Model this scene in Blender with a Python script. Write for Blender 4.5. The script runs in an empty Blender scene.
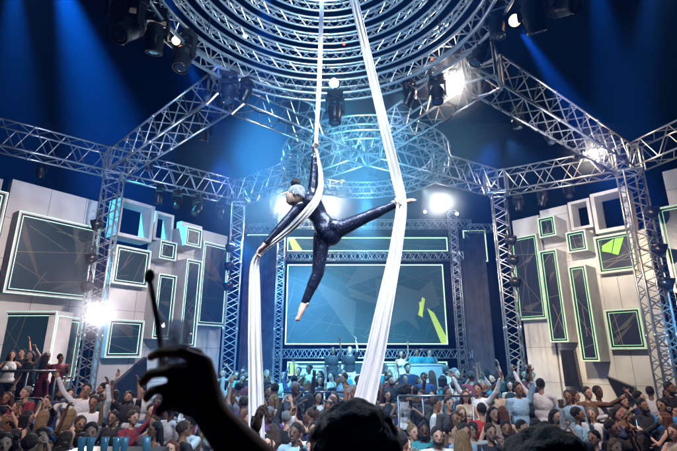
import bpy, bmesh, math, random
from mathutils import Vector, Matrix, Euler
R = math.radians
random.seed(7)
scene = bpy.context.scene
COL = scene.collection
# ------------------------------------------------------------------ camera
CAMZ = 2.6
PITCH = R(16.2)
F = 447.0
cam_d = bpy.data.cameras.new('camera'); cam = bpy.data.objects.new('camera', cam_d); COL.objects.link(cam)
cam.location = (0, 0, CAMZ); cam.rotation_euler = (R(90) + PITCH, 0, 0)
cam_d.sensor_width = 36; cam_d.lens = 36 * F / 677; cam_d.clip_end = 300; cam_d.clip_start = .05
cam_d.dof.use_dof = True; cam_d.dof.focus_distance = 9.0; cam_d.dof.aperture_fstop = 4.5
scene.camera = cam

def ray(px, py):
    dx = (px - 338.5) / F; dy = (225.5 - py) / F
    return Vector((dx, math.cos(PITCH) - dy * math.sin(PITCH), math.sin(PITCH) + dy * math.cos(PITCH)))
def at(px, py, Y):                      # point seen at a pixel, Y metres in front
    d = ray(px, py); return Vector((0, 0, CAMZ)) + d * (Y / d.y)
def atz(px, py, z):
    d = ray(px, py); return Vector((0, 0, CAMZ)) + d * ((z - CAMZ) / d.z)

# ------------------------------------------------------------------ materials
def mat(name, col=(.5, .5, .5), rough=.5, metal=0, emis=None, es=0, noise=None, coat=0, bump=0, nscale=8, trans=0, alpha=None, sheen=0):
    m = bpy.data.materials.new(name); m.use_nodes = True
    nt = m.node_tree; b = nt.nodes['Principled BSDF']
    b.inputs['Base Color'].default_value = (*col, 1)
    b.inputs['Roughness'].default_value = rough; b.inputs['Metallic'].default_value = metal
    if emis: b.inputs['Emission Color'].default_value = (*emis, 1); b.inputs['Emission Strength'].default_value = es
    if coat: b.inputs['Coat Weight'].default_value = coat
    if trans: b.inputs['Transmission Weight'].default_value = trans
    if sheen: b.inputs['Sheen Weight'].default_value = sheen
    if noise or bump:
        tc = nt.nodes.new('ShaderNodeTexCoord'); n = nt.nodes.new('ShaderNodeTexNoise'); n.inputs['Scale'].default_value = nscale
        n.inputs['Detail'].default_value = 6
        nt.links.new(tc.outputs['Object'], n.inputs['Vector'])
        if noise:
            r = nt.nodes.new('ShaderNodeValToRGB'); r.color_ramp.elements[0].position = .3; r.color_ramp.elements[1].position = .7
            r.color_ramp.elements[0].color = (*[c * (1 - noise) for c in col], 1); r.color_ramp.elements[1].color = (*[min(1, c * (1 + noise * .5)) for c in col], 1)
            nt.links.new(n.outputs['Fac'], r.inputs['Fac']); nt.links.new(r.outputs['Color'], b.inputs['Base Color'])
        if bump:
            bp = nt.nodes.new('ShaderNodeBump'); bp.inputs['Strength'].default_value = bump; bp.inputs['Distance'].default_value = .02
            nt.links.new(n.outputs['Fac'], bp.inputs['Height']); nt.links.new(bp.outputs['Normal'], b.inputs['Normal'])
    return m
def objcol_mat(name, rough, bump=0, nscale=20, var=.25, patt=False, metal=0):
    m = bpy.data.materials.new(name); m.use_nodes = True
    nt = m.node_tree; b = nt.nodes['Principled BSDF']; oi = nt.nodes.new('ShaderNodeObjectInfo')
    tc = nt.nodes.new('ShaderNodeTexCoord')
    n = nt.nodes.new('ShaderNodeTexVoronoi' if patt else 'ShaderNodeTexNoise'); n.inputs['Scale'].default_value = nscale
    nt.links.new(tc.outputs['Object'], n.inputs['Vector'])
    mx = nt.nodes.new('ShaderNodeMix'); mx.data_type = 'RGBA'; mx.blend_type = 'MULTIPLY'; mx.inputs['Factor'].default_value = 1
    r = nt.nodes.new('ShaderNodeValToRGB'); r.color_ramp.elements[0].position = .35; r.color_ramp.elements[1].position = .65
    if patt:
        r.color_ramp.interpolation = 'CONSTANT'
        r.color_ramp.elements[0].color = (1, 1, 1, 1); r.color_ramp.elements[1].color = (.12, .1, .14, 1)
    else:
        r.color_ramp.elements[0].color = (1 - var, 1 - var, 1 - var, 1); r.color_ramp.elements[1].color = (1, 1, 1, 1)
    nt.links.new(n.outputs['Color' if not patt else 'Distance'], r.inputs['Fac'])
    nt.links.new(oi.outputs['Color'], mx.inputs['A']); nt.links.new(r.outputs['Color'], mx.inputs['B'])
    nt.links.new(mx.outputs['Result'], b.inputs['Base Color'])
    b.inputs['Roughness'].default_value = rough; b.inputs['Metallic'].default_value = metal
    if bump:
        n2 = nt.nodes.new('ShaderNodeTexNoise'); n2.inputs['Scale'].default_value = 11; n2.inputs['Detail'].default_value = 5; n2.inputs['Distortion'].default_value = 1.2; nt.links.new(tc.outputs['Object'], n2.inputs['Vector'])
        bp = nt.nodes.new('ShaderNodeBump'); bp.inputs['Strength'].default_value = bump; bp.inputs['Distance'].default_value = .03
        nt.links.new(n2.outputs['Fac'], bp.inputs['Height']); nt.links.new(bp.outputs['Normal'], b.inputs['Normal'])
    return m
M = {}
M['alu'] = mat('truss_aluminium', (.72, .73, .75), .28, .85, noise=.18, nscale=5)
M['alu2'] = mat('truss_lacing', (.62, .63, .66), .33, .8, noise=.2, nscale=7)
M['white'] = mat('white_paint', (.74, .72, .70), .45, noise=.22, nscale=1.1, bump=.1)
M['white2'] = mat('white_frame', (.72, .70, .68), .4, noise=.2, nscale=2.5, bump=.1)
M['black'] = mat('black_casing', (.012, .012, .014), .32, noise=.4, nscale=9, bump=.05)
M['blackm'] = mat('black_bracket', (.02, .02, .022), .5, .3, noise=.3)
M['lens'] = mat('dark_lens', (.03, .05, .09), .06, coat=1, noise=.2)
M['lens_lit'] = mat('lit_lens', (.9, .85, .75), .2, emis=(1, .93, .84), es=28)
M['lens_hot'] = mat('hot_lens', (1, 1, 1), .2, emis=(1, .90, .78), es=120)
M['lens_blue'] = mat('blue_lens', (.6, .8, 1), .2, emis=(.45, .8, 1), es=20)
M['lens_amber'] = mat('amber_lens', (1, .8, .5), .2, emis=(1, .68, .36), es=5)
M['lens_red'] = mat('red_lamp', (1, .1, .05), .2, emis=(1, .07, .03), es=6)
M['seam'] = mat('panel_seam', (.08, .075, .07), .7, noise=.3)
M['cable'] = mat('black_cable', (.01, .01, .012), .6, noise=.3)
M['screen'] = mat('led_panel', (.012, .02, .028), .3, emis=(.004, .016, .022), es=1.0, noise=.5, nscale=.9)
M['screen_r'] = mat('led_panel_dark', (.012, .014, .028), .3, emis=(.004, .006, .012), es=1.0, noise=.5, nscale=.9)
M['screen_c'] = mat('led_panel_teal', (.02, .05, .06), .4, emis=(.008, .034, .034), es=1.0, noise=.5, nscale=.7)
M['line'] = mat('led_line_image', (.16, .15, .12), .4, emis=(.36, .34, .26), es=.075)
M['shape'] = mat('led_soft_shape', (.05, .05, .05), .4, emis=(.10, .10, .075), es=.16)
M['shape_c'] = mat('led_soft_shape_teal', (.05, .08, .08), .4, emis=(.10, .16, .15), es=.30)
M['line_c'] = mat('led_line_image_pale', (.12, .13, .12), .4, emis=(.26, .34, .30), es=.06)
M['green'] = mat('led_green_image', (.2, .5, .05), .4, emis=(.30, .75, .06), es=.65)
M['yellow'] = mat('led_yellow_image', (.5, .6, .1), .4, emis=(.55, .72, .12), es=.55)
M['strip_l'] = mat('light_strip_mint', (.6, .9, .8), .4, emis=(.58, 1, .82), es=.95)
M['strip_r'] = mat('light_strip_green', (.3, .8, .4), .4, emis=(.42, .85, .48), es=.62)
M['floor'] = mat('dance_floor', (.035, .035, .045), .25, noise=.4, nscale=1.5, bump=.1)
M['terrace'] = mat('terrace_stone', (.10, .10, .12), .5, noise=.3, nscale=2)
M['drape'] = mat('blackout_drape', (.012, .014, .03), .9, noise=.3, nscale=2, bump=.2)
M['drape2'] = mat('grey_drape', (.10, .11, .15), .9, noise=.4, nscale=3, bump=.4)
M['steel'] = mat('rail_steel', (.30, .31, .33), .35, .95, noise=.1)
M['silk'] = mat('white_silk', (.86, .87, .90), .42, noise=.05, nscale=3, sheen=.6)
def silk_mat():
    m = M['silk']; nt = m.node_tree; b = nt.nodes['Principled BSDF']; tc = nt.nodes.new('ShaderNodeTexCoord'); mp = nt.nodes.new('ShaderNodeMapping'); mp.inputs['Scale'].default_value = (60, 60, 5)
    n = nt.nodes.new('ShaderNodeTexNoise'); n.inputs['Scale'].default_value = 1; n.inputs['Detail'].default_value = 5; bp = nt.nodes.new('ShaderNodeBump'); bp.inputs['Strength'].default_value = .6; bp.inputs['Distance'].default_value = .02
    nt.links.new(tc.outputs['Object'], mp.inputs['Vector']); nt.links.new(mp.outputs['Vector'], n.inputs['Vector']); nt.links.new(n.outputs['Fac'], bp.inputs['Height']); nt.links.new(bp.outputs['Normal'], b.inputs['Normal'])
    t = nt.nodes.new('ShaderNodeBsdfTranslucent'); t.inputs['Color'].default_value = (.85, .88, .95, 1); x = nt.nodes.new('ShaderNodeMixShader'); x.inputs['Fac'].default_value = .3
    nt.links.new(b.outputs[0], x.inputs[1]); nt.links.new(t.outputs[0], x.inputs[2]); nt.links.new(x.outputs[0], nt.nodes['Material Output'].inputs['Surface'])
silk_mat()
M['glass'] = mat('clear_glass', (.95, .97, 1), .03, trans=1, noise=.02)
M['ice'] = mat('ice', (.9, .96, 1), .2, trans=.6, noise=.1, nscale=30)
def thin_glass(name, tint, clear, translucent):
    m = bpy.data.materials.new(name); m.use_nodes = True; nt = m.node_tree; nt.nodes.remove(nt.nodes['Principled BSDF'])
    t = nt.nodes.new('ShaderNodeBsdfTransparent'); t.inputs['Color'].default_value = (*tint, 1); g = nt.nodes.new('ShaderNodeBsdfGlossy'); g.inputs['Roughness'].default_value = .06
    tr = nt.nodes.new('ShaderNodeBsdfTranslucent'); tr.inputs['Color'].default_value = (.9, .96, 1, 1)
    lw = nt.nodes.new('ShaderNodeLayerWeight'); lw.inputs['Blend'].default_value = .25; n = nt.nodes.new('ShaderNodeTexNoise'); n.inputs['Scale'].default_value = 70
    a = nt.nodes.new('ShaderNodeMixShader'); b = nt.nodes.new('ShaderNodeMixShader'); mth = nt.nodes.new('ShaderNodeMath'); mth.operation = 'MULTIPLY'; mth.inputs[1].default_value = translucent * 2
    nt.links.new(n.outputs['Fac'], mth.inputs[0]); nt.links.new(mth.outputs[0], a.inputs['Fac']); nt.links.new(t.outputs[0], a.inputs[1]); nt.links.new(tr.outputs[0], a.inputs[2])
    nt.links.new(lw.outputs['Facing'], b.inputs['Fac']); nt.links.new(a.outputs[0], b.inputs[1]); nt.links.new(g.outputs[0], b.inputs[2]); nt.links.new(b.outputs[0], nt.nodes['Material Output'].inputs['Surface'])
    return m
M['glass'] = thin_glass('clear_glass', (.95, .98, 1), .9, .16); M['ice'] = thin_glass('ice', (.85, .92, .97), .5, .5)
M['straw'] = mat('black_straw', (.008, .008, .01), .45, noise=.2)
M['bottle'] = mat('bottle_glass', (.02, .08, .05), .08, coat=.5, noise=.2)
M['phone'] = mat('phone_body', (.02, .02, .025), .2, noise=.1)
M['phone_s'] = mat('phone_screen', (.3, .7, 1), .1, emis=(.35, .75, 1), es=2.2, noise=.3, nscale=60)
M['skin'] = objcol_mat('skin', .62, 0, 10, .12)
M['cloth'] = objcol_mat('cloth', .85, .6, 6, .35)
M['print'] = objcol_mat('printed_cloth', .75, .4, 22, .3, patt=True)
M['hair'] = objcol_mat('hair', .5, .9, 60, .6)
for _n in list(M['hair'].node_tree.nodes):
    if _n.type == 'TEX_NOISE':
        _m = M['hair'].node_tree.nodes.new('ShaderNodeMapping'); _m.inputs['Scale'].default_value = (1, 1, .09)
        M['hair'].node_tree.links.new(next(q for q in M['hair'].node_tree.nodes if q.type == 'TEX_COORD').outputs['Object'], _m.inputs['Vector']); M['hair'].node_tree.links.new(_m.outputs['Vector'], _n.inputs['Vector']); _n.inputs['Scale'].default_value = 90
M['eye'] = mat('dark_feature', (.045, .026, .02), .6, noise=.2)
M['lip'] = mat('lips', (.20, .075, .06), .5, noise=.1)
def suit_mat():
    m = mat('sequin_catsuit', (.012, .02, .045), .30, .35, coat=.3, bump=.7, nscale=16); nt = m.node_tree; b = nt.nodes['Principled BSDF']; tc = nt.nodes.new('ShaderNodeTexCoord')
    vo = nt.nodes.new('ShaderNodeTexVoronoi'); vo.inputs['Scale'].default_value = 75; nt.links.new(tc.outputs['Object'], vo.inputs['Vector'])
    rp = nt.nodes.new('ShaderNodeValToRGB'); rp.color_ramp.interpolation = 'CONSTANT'; rp.color_ramp.elements[0].color = (.55, .60, .85, 1); rp.color_ramp.elements[1].position = .16; rp.color_ramp.elements[1].color = (.010, .016, .04, 1)
    nt.links.new(vo.outputs['Distance'], rp.inputs['Fac']); mx = nt.nodes.new('ShaderNodeMix'); mx.data_type = 'RGBA'; n = nt.nodes.new('ShaderNodeTexNoise'); n.inputs['Scale'].default_value = 5; nt.links.new(tc.outputs['Object'], n.inputs['Vector'])
    r2 = nt.nodes.new('ShaderNodeValToRGB'); r2.color_ramp.elements[0].position = .48; r2.color_ramp.elements[1].position = .56; nt.links.new(n.outputs['Fac'], r2.inputs['Fac']); nt.links.new(r2.outputs['Color'], mx.inputs['Factor'])
    mx.inputs['A'].default_value = (.010, .016, .04, 1); nt.links.new(rp.outputs['Color'], mx.inputs['B']); nt.links.new(mx.outputs['Result'], b.inputs['Base Color']); return m
M['suit'] = suit_mat(); M['_unused'] = mat('shiny_catsuit', (.016, .028, .06), .30, .35, coat=.3, noise=.7, nscale=16, bump=.7)

# ------------------------------------------------------------------ mesh builder
class MB:
    def __init__(s): s.v = []; s.f = []; s.m = []; s.mi = 0
    def box(s, x0, y0, z0, x1, y1, z1, M_=None):
        b = len(s.v)
        for z in (z0, z1):
            for x, y in ((x0, y0), (x1, y0), (x1, y1), (x0, y1)):
                p = Vector((x, y, z)); s.v.append(M_ @ p if M_ else p)
        for q in ((3, 2, 1, 0), (4, 5, 6, 7), (0, 1, 5, 4), (1, 2, 6, 5), (2, 3, 7, 6), (3, 0, 4, 7)):
            s.f.append([b + i for i in q]); s.m.append(s.mi)
        return s
    def tube(s, p0, p1, r0, r1=None, n=6, caps=True):
        p0 = Vector(p0); p1 = Vector(p1); r1 = r0 if r1 is None else r1
        d = (p1 - p0)
        if d.length < 1e-6: return s
        d.normalize(); a = d.orthogonal().normalized(); c = d.cross(a); b = len(s.v)
        for p, r in ((p0, r0), (p1, r1)):
            for i in range(n):
                t = 2 * math.pi * i / n; s.v.append(p + a * (math.cos(t) * r) + c * (math.sin(t) * r))
        for i in range(n):
            j = (i + 1) % n; s.f.append([b + i, b + j, b + n + j, b + n + i]); s.m.append(s.mi)
        if caps:
            s.f.append([b + i for i in range(n)][::-1]); s.m.append(s.mi); s.f.append([b + n + i for i in range(n)]); s.m.append(s.mi)
        return s
    def path(s, pts, rad, n=8, closed=False):
        pts = [Vector(p) for p in pts]; b = len(s.v); k = len(pts)
        up = None
        for i, p in enumerate(pts):
            d = (pts[(i + 1) % k] - pts[i - 1]) if closed else (pts[min(i + 1, k - 1)] - pts[max(i - 1, 0)])
            d.normalize()
            if up is None: up = d.orthogonal().normalized()
            a = (up - d * up.dot(d)).normalized(); up = a; c = d.cross(a)
            r = rad[i] if isinstance(rad, (list, tuple)) else rad
            for j in range(n):
                t = 2 * math.pi * j / n; s.v.append(p + a * (math.cos(t) * r) + c * (math.sin(t) * r))
        for i in range(k if closed else k - 1):
            for j in range(n):
                q = b + i * n; w = b + ((i + 1) % k) * n; j2 = (j + 1) % n
                s.f.append([q + j, q + j2, w + j2, w + j]); s.m.append(s.mi)
        if not closed:
            s.f.append([b + j for j in range(n)][::-1]); s.m.append(s.mi); s.f.append([b + (k - 1) * n + j for j in range(n)]); s.m.append(s.mi)
        return s
    def lathe(s, prof, n=16, M_=None):          # prof: (r, z)
        b = len(s.v)
        for r, z in prof:
            for i in range(n):
                t = 2 * math.pi * i / n; p = Vector((r * math.cos(t), r * math.sin(t), z)); s.v.append(M_ @ p if M_ else p)
        for k in range(len(prof) - 1):
            for i in range(n):
                j = (i + 1) % n; q = b + k * n; s.f.append([q + i, q + j, q + n + j, q + n + i]); s.m.append(s.mi)
        s.f.append([b + i for i in range(n)][::-1]); s.m.append(s.mi)
        q = b + (len(prof) - 1) * n; s.f.append([q + i for i in range(n)]); s.m.append(s.mi)
        return s
    def ell(s, c, r, rot=None, nu=16, nv=10):
        c = Vector(c); r = r if isinstance(r, (tuple, list)) else (r, r, r); b = len(s.v)
        R3 = Euler(rot).to_matrix() if rot is not None and not isinstance(rot, Matrix) else rot
        def P(x, y, z):
            p = Vector((x * r[0], y * r[1], z * r[2])); return c + (R3 @ p if R3 else p)
        s.v.append(P(0, 0, -1))
        for k in range(1, nv):
            ph = -math.pi / 2 + math.pi * k / nv
            for i in range(nu):
                t = 2 * math.pi * i / nu; s.v.append(P(math.cos(ph) * math.cos(t), math.cos(ph) * math.sin(t), math.sin(ph)))
        s.v.append(P(0, 0, 1)); top = len(s.v) - 1
        for i in range(nu):
            j = (i + 1) % nu
            s.f.append([b, b + 1 + j, b + 1 + i]); s.m.append(s.mi)
            s.f.append([top, top - nu + i, top - nu + j]); s.m.append(s.mi)
            for k in range(nv - 2):
                q = b + 1 + k * nu; s.f.append([q + i, q + j, q + nu + j, q + nu + i]); s.m.append(s.mi)
        return s
    def cap(s, p0, p1, r0, r1=None, n=12):      # tapered capsule
        r1 = r0 if r1 is None else r1
        s.tube(p0, p1, r0, r1, n); s.ell(p0, r0, None, n, 8); s.ell(p1, r1, None, n, 8); return s
    def poly(s, pts):
        b = len(s.v); s.v += [Vector(p) for p in pts]; s.f.append(list(range(b, b + len(pts)))); s.m.append(s.mi); return s
    def prism(s, pts, off):                     # polygon extruded along a vector
        off = Vector(off); pts = [Vector(p) for p in pts]; n = len(pts); b = len(s.v)
        s.v += pts + [p + off for p in pts]
        s.f.append([b + i for i in range(n)][::-1]); s.m.append(s.mi); s.f.append([b + n + i for i in range(n)]); s.m.append(s.mi)
        for i in range(n):
            j = (i + 1) % n; s.f.append([b + i, b + j, b + n + j, b + n + i]); s.m.append(s.mi)
        return s
    def mesh(s, name, mats, smooth=False):
        me = bpy.data.meshes.new(name); me.from_pydata([tuple(v) for v in s.v], [], s.f)
        for m in (mats if isinstance(mats, (list, tuple)) else [mats]): me.materials.append(m)
        me.polygons.foreach_set('material_index', s.m)
        bm = bmesh.new(); bm.from_mesh(me); bmesh.ops.recalc_face_normals(bm, faces=bm.faces); bm.to_mesh(me); bm.free()
        if smooth: me.polygons.foreach_set('use_smooth', [True] * len(me.polygons))
        me.update(); return me
    def build(s, name, mats, parent=None, smooth=False, loc=None):
        if loc is not None:
            for i in range(len(s.v)): s.v[i] = s.v[i] - Vector(loc)
        o = bpy.data.objects.new(name, s.mesh(name, mats, smooth)); COL.objects.link(o)
        if loc is not None: o.location = loc
        if parent: o.parent = parent
        return o
def tag(o, label=None, cat=None, group=None, kind=None):
    if label: o['label'] = label
    if cat: o['category'] = cat
    if group: o['group'] = group
    if kind: o['kind'] = kind
    return o
def empty(name, loc, rz=0):
    o = bpy.data.objects.new(name, None); COL.objects.link(o); o.location = loc; o.rotation_euler = (0, 0, rz); o.empty_display_size = .1
    return o
def remesh(mb, voxel, it=3, fac=.5):
    """one continuous surface out of overlapping closed pieces"""
    me = mb.mesh('tmp', []) if False else None
    me = bpy.data.meshes.new('tmp'); me.from_pydata([tuple(v) for v in mb.v], [], mb.f)
    bm = bmesh.new(); bm.from_mesh(me); bmesh.ops.recalc_face_normals(bm, faces=bm.faces); bm.to_mesh(me); bm.free()
    o = bpy.data.objects.new('tmp', me); COL.objects.link(o)
    m = o.modifiers.new('r', 'REMESH'); m.mode = 'VOXEL'; m.voxel_size = voxel
    if it:
        sm = o.modifiers.new('s', 'SMOOTH'); sm.iterations = it; sm.factor = fac
    dg = bpy.context.evaluated_depsgraph_get(); dg.update()
    ev = o.evaluated_get(dg); res = bpy.data.meshes.new_from_object(ev)
    bpy.data.objects.remove(o); bpy.data.meshes.remove(me)
    res.polygons.foreach_set('use_smooth', [True] * len(res.polygons))
    return res
def join_mesh(me, mb, base_mats, extra_mats):
    """append the builder's pieces (own material slots) to a mesh"""
    me.materials.clear()
    for m in base_mats + extra_mats: me.materials.append(m)
    bm = bmesh.new(); bm.from_mesh(me)
    k = len(base_mats)
    vs = [bm.verts.new(v) for v in mb.v]
    for f, mi in zip(mb.f, mb.m):
        try:
            g = bm.faces.new([vs[i] for i in f]); g.material_index = k + mi; g.smooth = True
        except ValueError: pass
    bm.to_mesh(me); bm.free()
    return me
# ------------------------------------------------------------------ ground and setting
HT = 6.5                                   # top chords of the roof truss above the camera
ZT = CAMZ + HT
def struct(name, mb, m):
    o = mb.build(name, m); o['kind'] = 'structure'; return o
struct('floor', MB().box(-22, -7, -.4, 22, 26, 0), M['floor'])
# crowd terraces rise towards the back, each a real step
STEPS = [(7.4, .15), (8.9, .3), (10.6, .45), (12.4, .6)]
for i, (y, z) in enumerate(STEPS):
    y1 = (STEPS[i + 1][0] if i < 3 else 14.6)
    struct('terrace', MB().box(-16, y, .001 * i, 16, y1 - .002, z), M['terrace'])
struct('stage_floor', MB().box(-8, 14.6, 0, 8, 22, 1.1), M['terrace'])
struct('balcony_floor', MB().box(-4, -4, 0, 4, 2.3, .7), M['terrace'])
struct('backdrop_wall', MB().box(-22, 25, 0, 22, 25.3, 16.5), M['drape'])

# ------------------------------------------------------------------ trusses
def lace_face(mb, a0, a1, b0, b1, n, r):
    """zigzag braces with posts between chord a0-a1 and chord b0-b1"""
    a0, a1, b0, b1 = map(Vector, (a0, a1, b0, b1))
    for i in range(n):
        t0 = i / n; t1 = (i + 1) / n; tm = (t0 + t1) / 2
        A = a0.lerp(a1, t0); A2 = a0.lerp(a1, t1); B = b0.lerp(b1, tm)
        mb.tube(A, B, r, n=4, caps=False); mb.tube(B, A2, r, n=4, caps=False)
def truss(name, a, b, w, h, label, group, cr=.032, lr=.017, bay=None, cat='truss', side=None):
    """box truss whose TOP centre line runs a -> b (or vertical tower centred on a -> b)"""
    a = Vector(a); b = Vector(b); d = (b - a).normalized(); L = (b - a).length
    root = empty(name, a)
    vert = abs(d.z) > .7
    if vert:
        s = Vector(side).normalized() if side else Vector((1, 0, 0)); s = (s - d * s.dot(d)).normalized(); u = d.cross(s)
        offs = [s * w / 2 + u * h / 2, -s * w / 2 + u * h / 2, -s * w / 2 - u * h / 2, s * w / 2 - u * h / 2]
    else:
        s = d.cross(Vector((0, 0, 1))).normalized(); u = s.cross(d)
        offs = [s * w / 2, -s * w / 2, -s * w / 2 - u * h, s * w / 2 - u * h]
    n = max(2, round(L / (bay or h * 1.0)))
    for o in offs:
        cm_ = MB().tube(o, b - a + o, cr, n=8); kk = max(1, int(L / 2.0))
        for i in range(1, kk):
            q = o + (b - a) * (i / kk); cm_.tube(q - d * .06, q + d * .06, cr * 1.45, n=8)
        cm_.build('chord', M['alu'], root, True)
    lm = MB()
    for i in range(4):
        o1 = offs[i]; o2 = offs[(i + 1) % 4]
        lace_face(lm, o1, b - a + o1, o2, b - a + o2, n, lr)
        for t in (0, 1): lm.tube(o1 + (b - a) * t, o2 + (b - a) * t, cr * .9, n=6, caps=False)
    lm.build('lacing', M['alu2'], root)
    return tag(root, label, cat, group)
N = {'L1': atz(118, 153, ZT), 'BL': atz(240, 184, ZT), 'BR': atz(496, 174, ZT), 'R1': atz(625, 150, ZT),
     'A': atz(228, 74, ZT), 'B': atz(480, 56, ZT), 'C': atz(365, 136, ZT), 'FL': atz(-70, 104, ZT), 'FR': atz(740, 96, ZT)}
W_, H_ = .62, .80
def tr(a, b, label, w=W_, h=H_):
    A = N[a].copy(); B = N[b].copy(); d = (B - A).normalized()
    return truss('roof_truss', A + d * .33, B - d * .33, w, h, label, 'roof trusses')
tr('FL', 'L1', 'silver box truss running from the left frame edge to the left tower')
tr('L1', 'BL', 'silver box truss over the left white facade between the two left towers')
tr('L1', 'A', 'silver box truss climbing from the left tower to the upper left roof corner')
tr('A', 'C', 'silver box truss from upper left roof corner down to the small ring truss')
tr('BL', 'C', 'silver box truss from back left tower to the small ring, behind the acrobat')
tr('R1', 'B', 'silver box truss descending from the upper right roof corner to the right tower')
tr('B', 'C', 'silver box truss from upper right roof corner down to the small ring truss')
tr('BR', 'C', 'silver box truss from back right tower to the small ring over the screen')
tr('R1', 'BR', 'silver box truss over the right white facade between the two right towers')
tr('R1', 'FR', 'silver box truss running from the right tower out of the right edge')
# corner cubes that join the trusses
for k, lab in (('L1', 'truss corner block on top of the left tower'), ('BL', 'truss corner block on top of the back left tower'), ('BR', 'truss corner block on top of the back right tower'),
               ('R1', 'truss corner block on top of the right tower'), ('A', 'truss corner block at the upper left roof corner'), ('B', 'truss corner block at the upper right roof corner'), ('C', 'truss corner block in the middle of the small ring')):
    p = N[k]; d = (N['BL'] - N['L1']).normalized() if k in ('L1', 'A', 'C', 'BL') else (N['BR'] - N['R1']).normalized()
    s = Vector((d.y, -d.x, 0)); mb = MB(); q = .33
    cs = [p + d * q + s * q, p - d * q + s * q, p - d * q - s * q, p + d * q - s * q]
    for i in range(4):
        a, b = cs[i], cs[(i + 1) % 4]; dn = Vector((0, 0, -H_))
        mb.tube(a, b, .032); mb.tube(a + dn, b + dn, .032); mb.tube(a, a + dn, .032); mb.tube(a, b + dn, .02, n=4)
    tag(mb.build('truss_corner_block', M['alu'], loc=p), lab, 'truss corner', 'truss corner blocks')
def tower(k, w, label, px_base=None, floor=0.15, top=-.82):
    p = N[k].copy(); a = Vector((p.x, p.y, floor)); b = Vector((p.x, p.y, ZT + top))
    return truss('truss_tower', a, b, w, w, label, 'truss towers', .03, .016, .5, 'truss tower', side=(1, .2 if p.x < 0 else -.2, 0))
tower('L1', .50, 'left lattice tower hung with dark lamps beside the widest left screen', floor=.6)
tower('BL', .46, 'back left lattice tower at the inner end of the left white facade', floor=1.1)
tower('BR', .46, 'back right lattice tower at the inner end of the right white facade', floor=1.1)
tower('R1', .56, 'right lattice tower hung with round black lamps before the right facade', floor=.6)
p = N['R1']
q = at(667, 300, p.y + 1.0)
truss('truss_tower', (q.x, q.y, .6), (q.x, q.y, at(657, 224, p.y + 1).z), .34, .34, 'thin short lattice tower standing just behind the right tower', 'truss towers', .022, .012, .4, 'truss tower')

def ring_truss(c, r, w, h, nb, label, cr=.03, lr=.014, group='ring trusses of the ceiling rig', three=False):
    root = empty('ring_truss', c)
    offs = [(w / 2, 0), (-w / 2, 0), (-w / 2, -h), (w / 2, -h)] if not three else [(w / 2, 0), (-w / 2, 0), (0, -h)]
    K = 96
    for o, z in offs:
        MB().path([((r + o) * math.cos(2 * math.pi * i / K), (r + o) * math.sin(2 * math.pi * i / K), z) for i in range(K)], cr, 7, True).build('ring_chord', M['alu'], root, True)
    mb = MB()
    def P(i, o):
        t = 2 * math.pi * i / nb; return ((r + o[0]) * math.cos(t), (r + o[0]) * math.sin(t), o[1])
    for k in range(len(offs)):
        o1, o2 = offs[k], offs[(k + 1) % len(offs)]
        for i in range(nb):
            mb.tube(P(i, o1), P(i + .5, o2), lr, n=4, caps=False); mb.tube(P(i + .5, o2), P(i + 1, o1), lr, n=4, caps=False)
    mb.build('lacing', M['alu2'], root)
    return tag(root, label, 'ring truss', group)
RC = Vector((-.28, 6.0, 0)); RZ = CAMZ + 6.05
names = ['lowest and widest', 'second from the bottom', 'third from the bottom', 'fourth from the bottom', 'fifth from the bottom', 'sixth from the bottom', 'seventh from the bottom', 'eighth from the bottom', 'small topmost']
for i in range(9):
    ring_truss((RC.x, RC.y, RZ + .185 * i + (0 if i == 0 else .05)), 3.05 - (.275 * i + (.06 if i else 0)), .30 if i == 0 else .10, .34 if i == 0 else .20, int(44 - 3.4 * i),
               '%s circular silver truss in the stepped ceiling rig above the acrobat' % names[i], cr=.036 if i == 0 else .025, lr=.013, three=i > 0)
# black suspension chains of the rig
mb = MB()
for i in range(6):
    t = math.pi / 6 + i * math.pi / 3; x, y = RC.x + math.cos(t) * 2.6, RC.y + math.sin(t) * 2.6
    c = MB(); n = 60
    for k in range(n):
        z = RZ + .05 + k * .12
        c.path([(x + .02 * math.cos(a) * (k % 2) , y + .02 * math.cos(a) * ((k + 1) % 2), z + .075 * math.sin(a)) for a in [j * math.pi / 3 for j in range(6)]], .007, 4, True)
    side = ['back right', 'far middle', 'back left', 'near left', 'near middle', 'near right'][i]
    tag(c.build('hoist_chain', M['blackm'], loc=(x, y, RZ)), 'thin dark hoist chain holding the stepped ring rig on its %s side' % side, 'chain', 'hoist chains of the ring rig')
c = atz(365, 156, ZT - .1)
ring_truss((c.x, c.y, ZT - .15), 2.5, .5, .45, 34, 'small circular silver truss hung at the crossing behind the acrobat', cr=.03, lr=.016, group=None)
SRC = c
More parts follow.
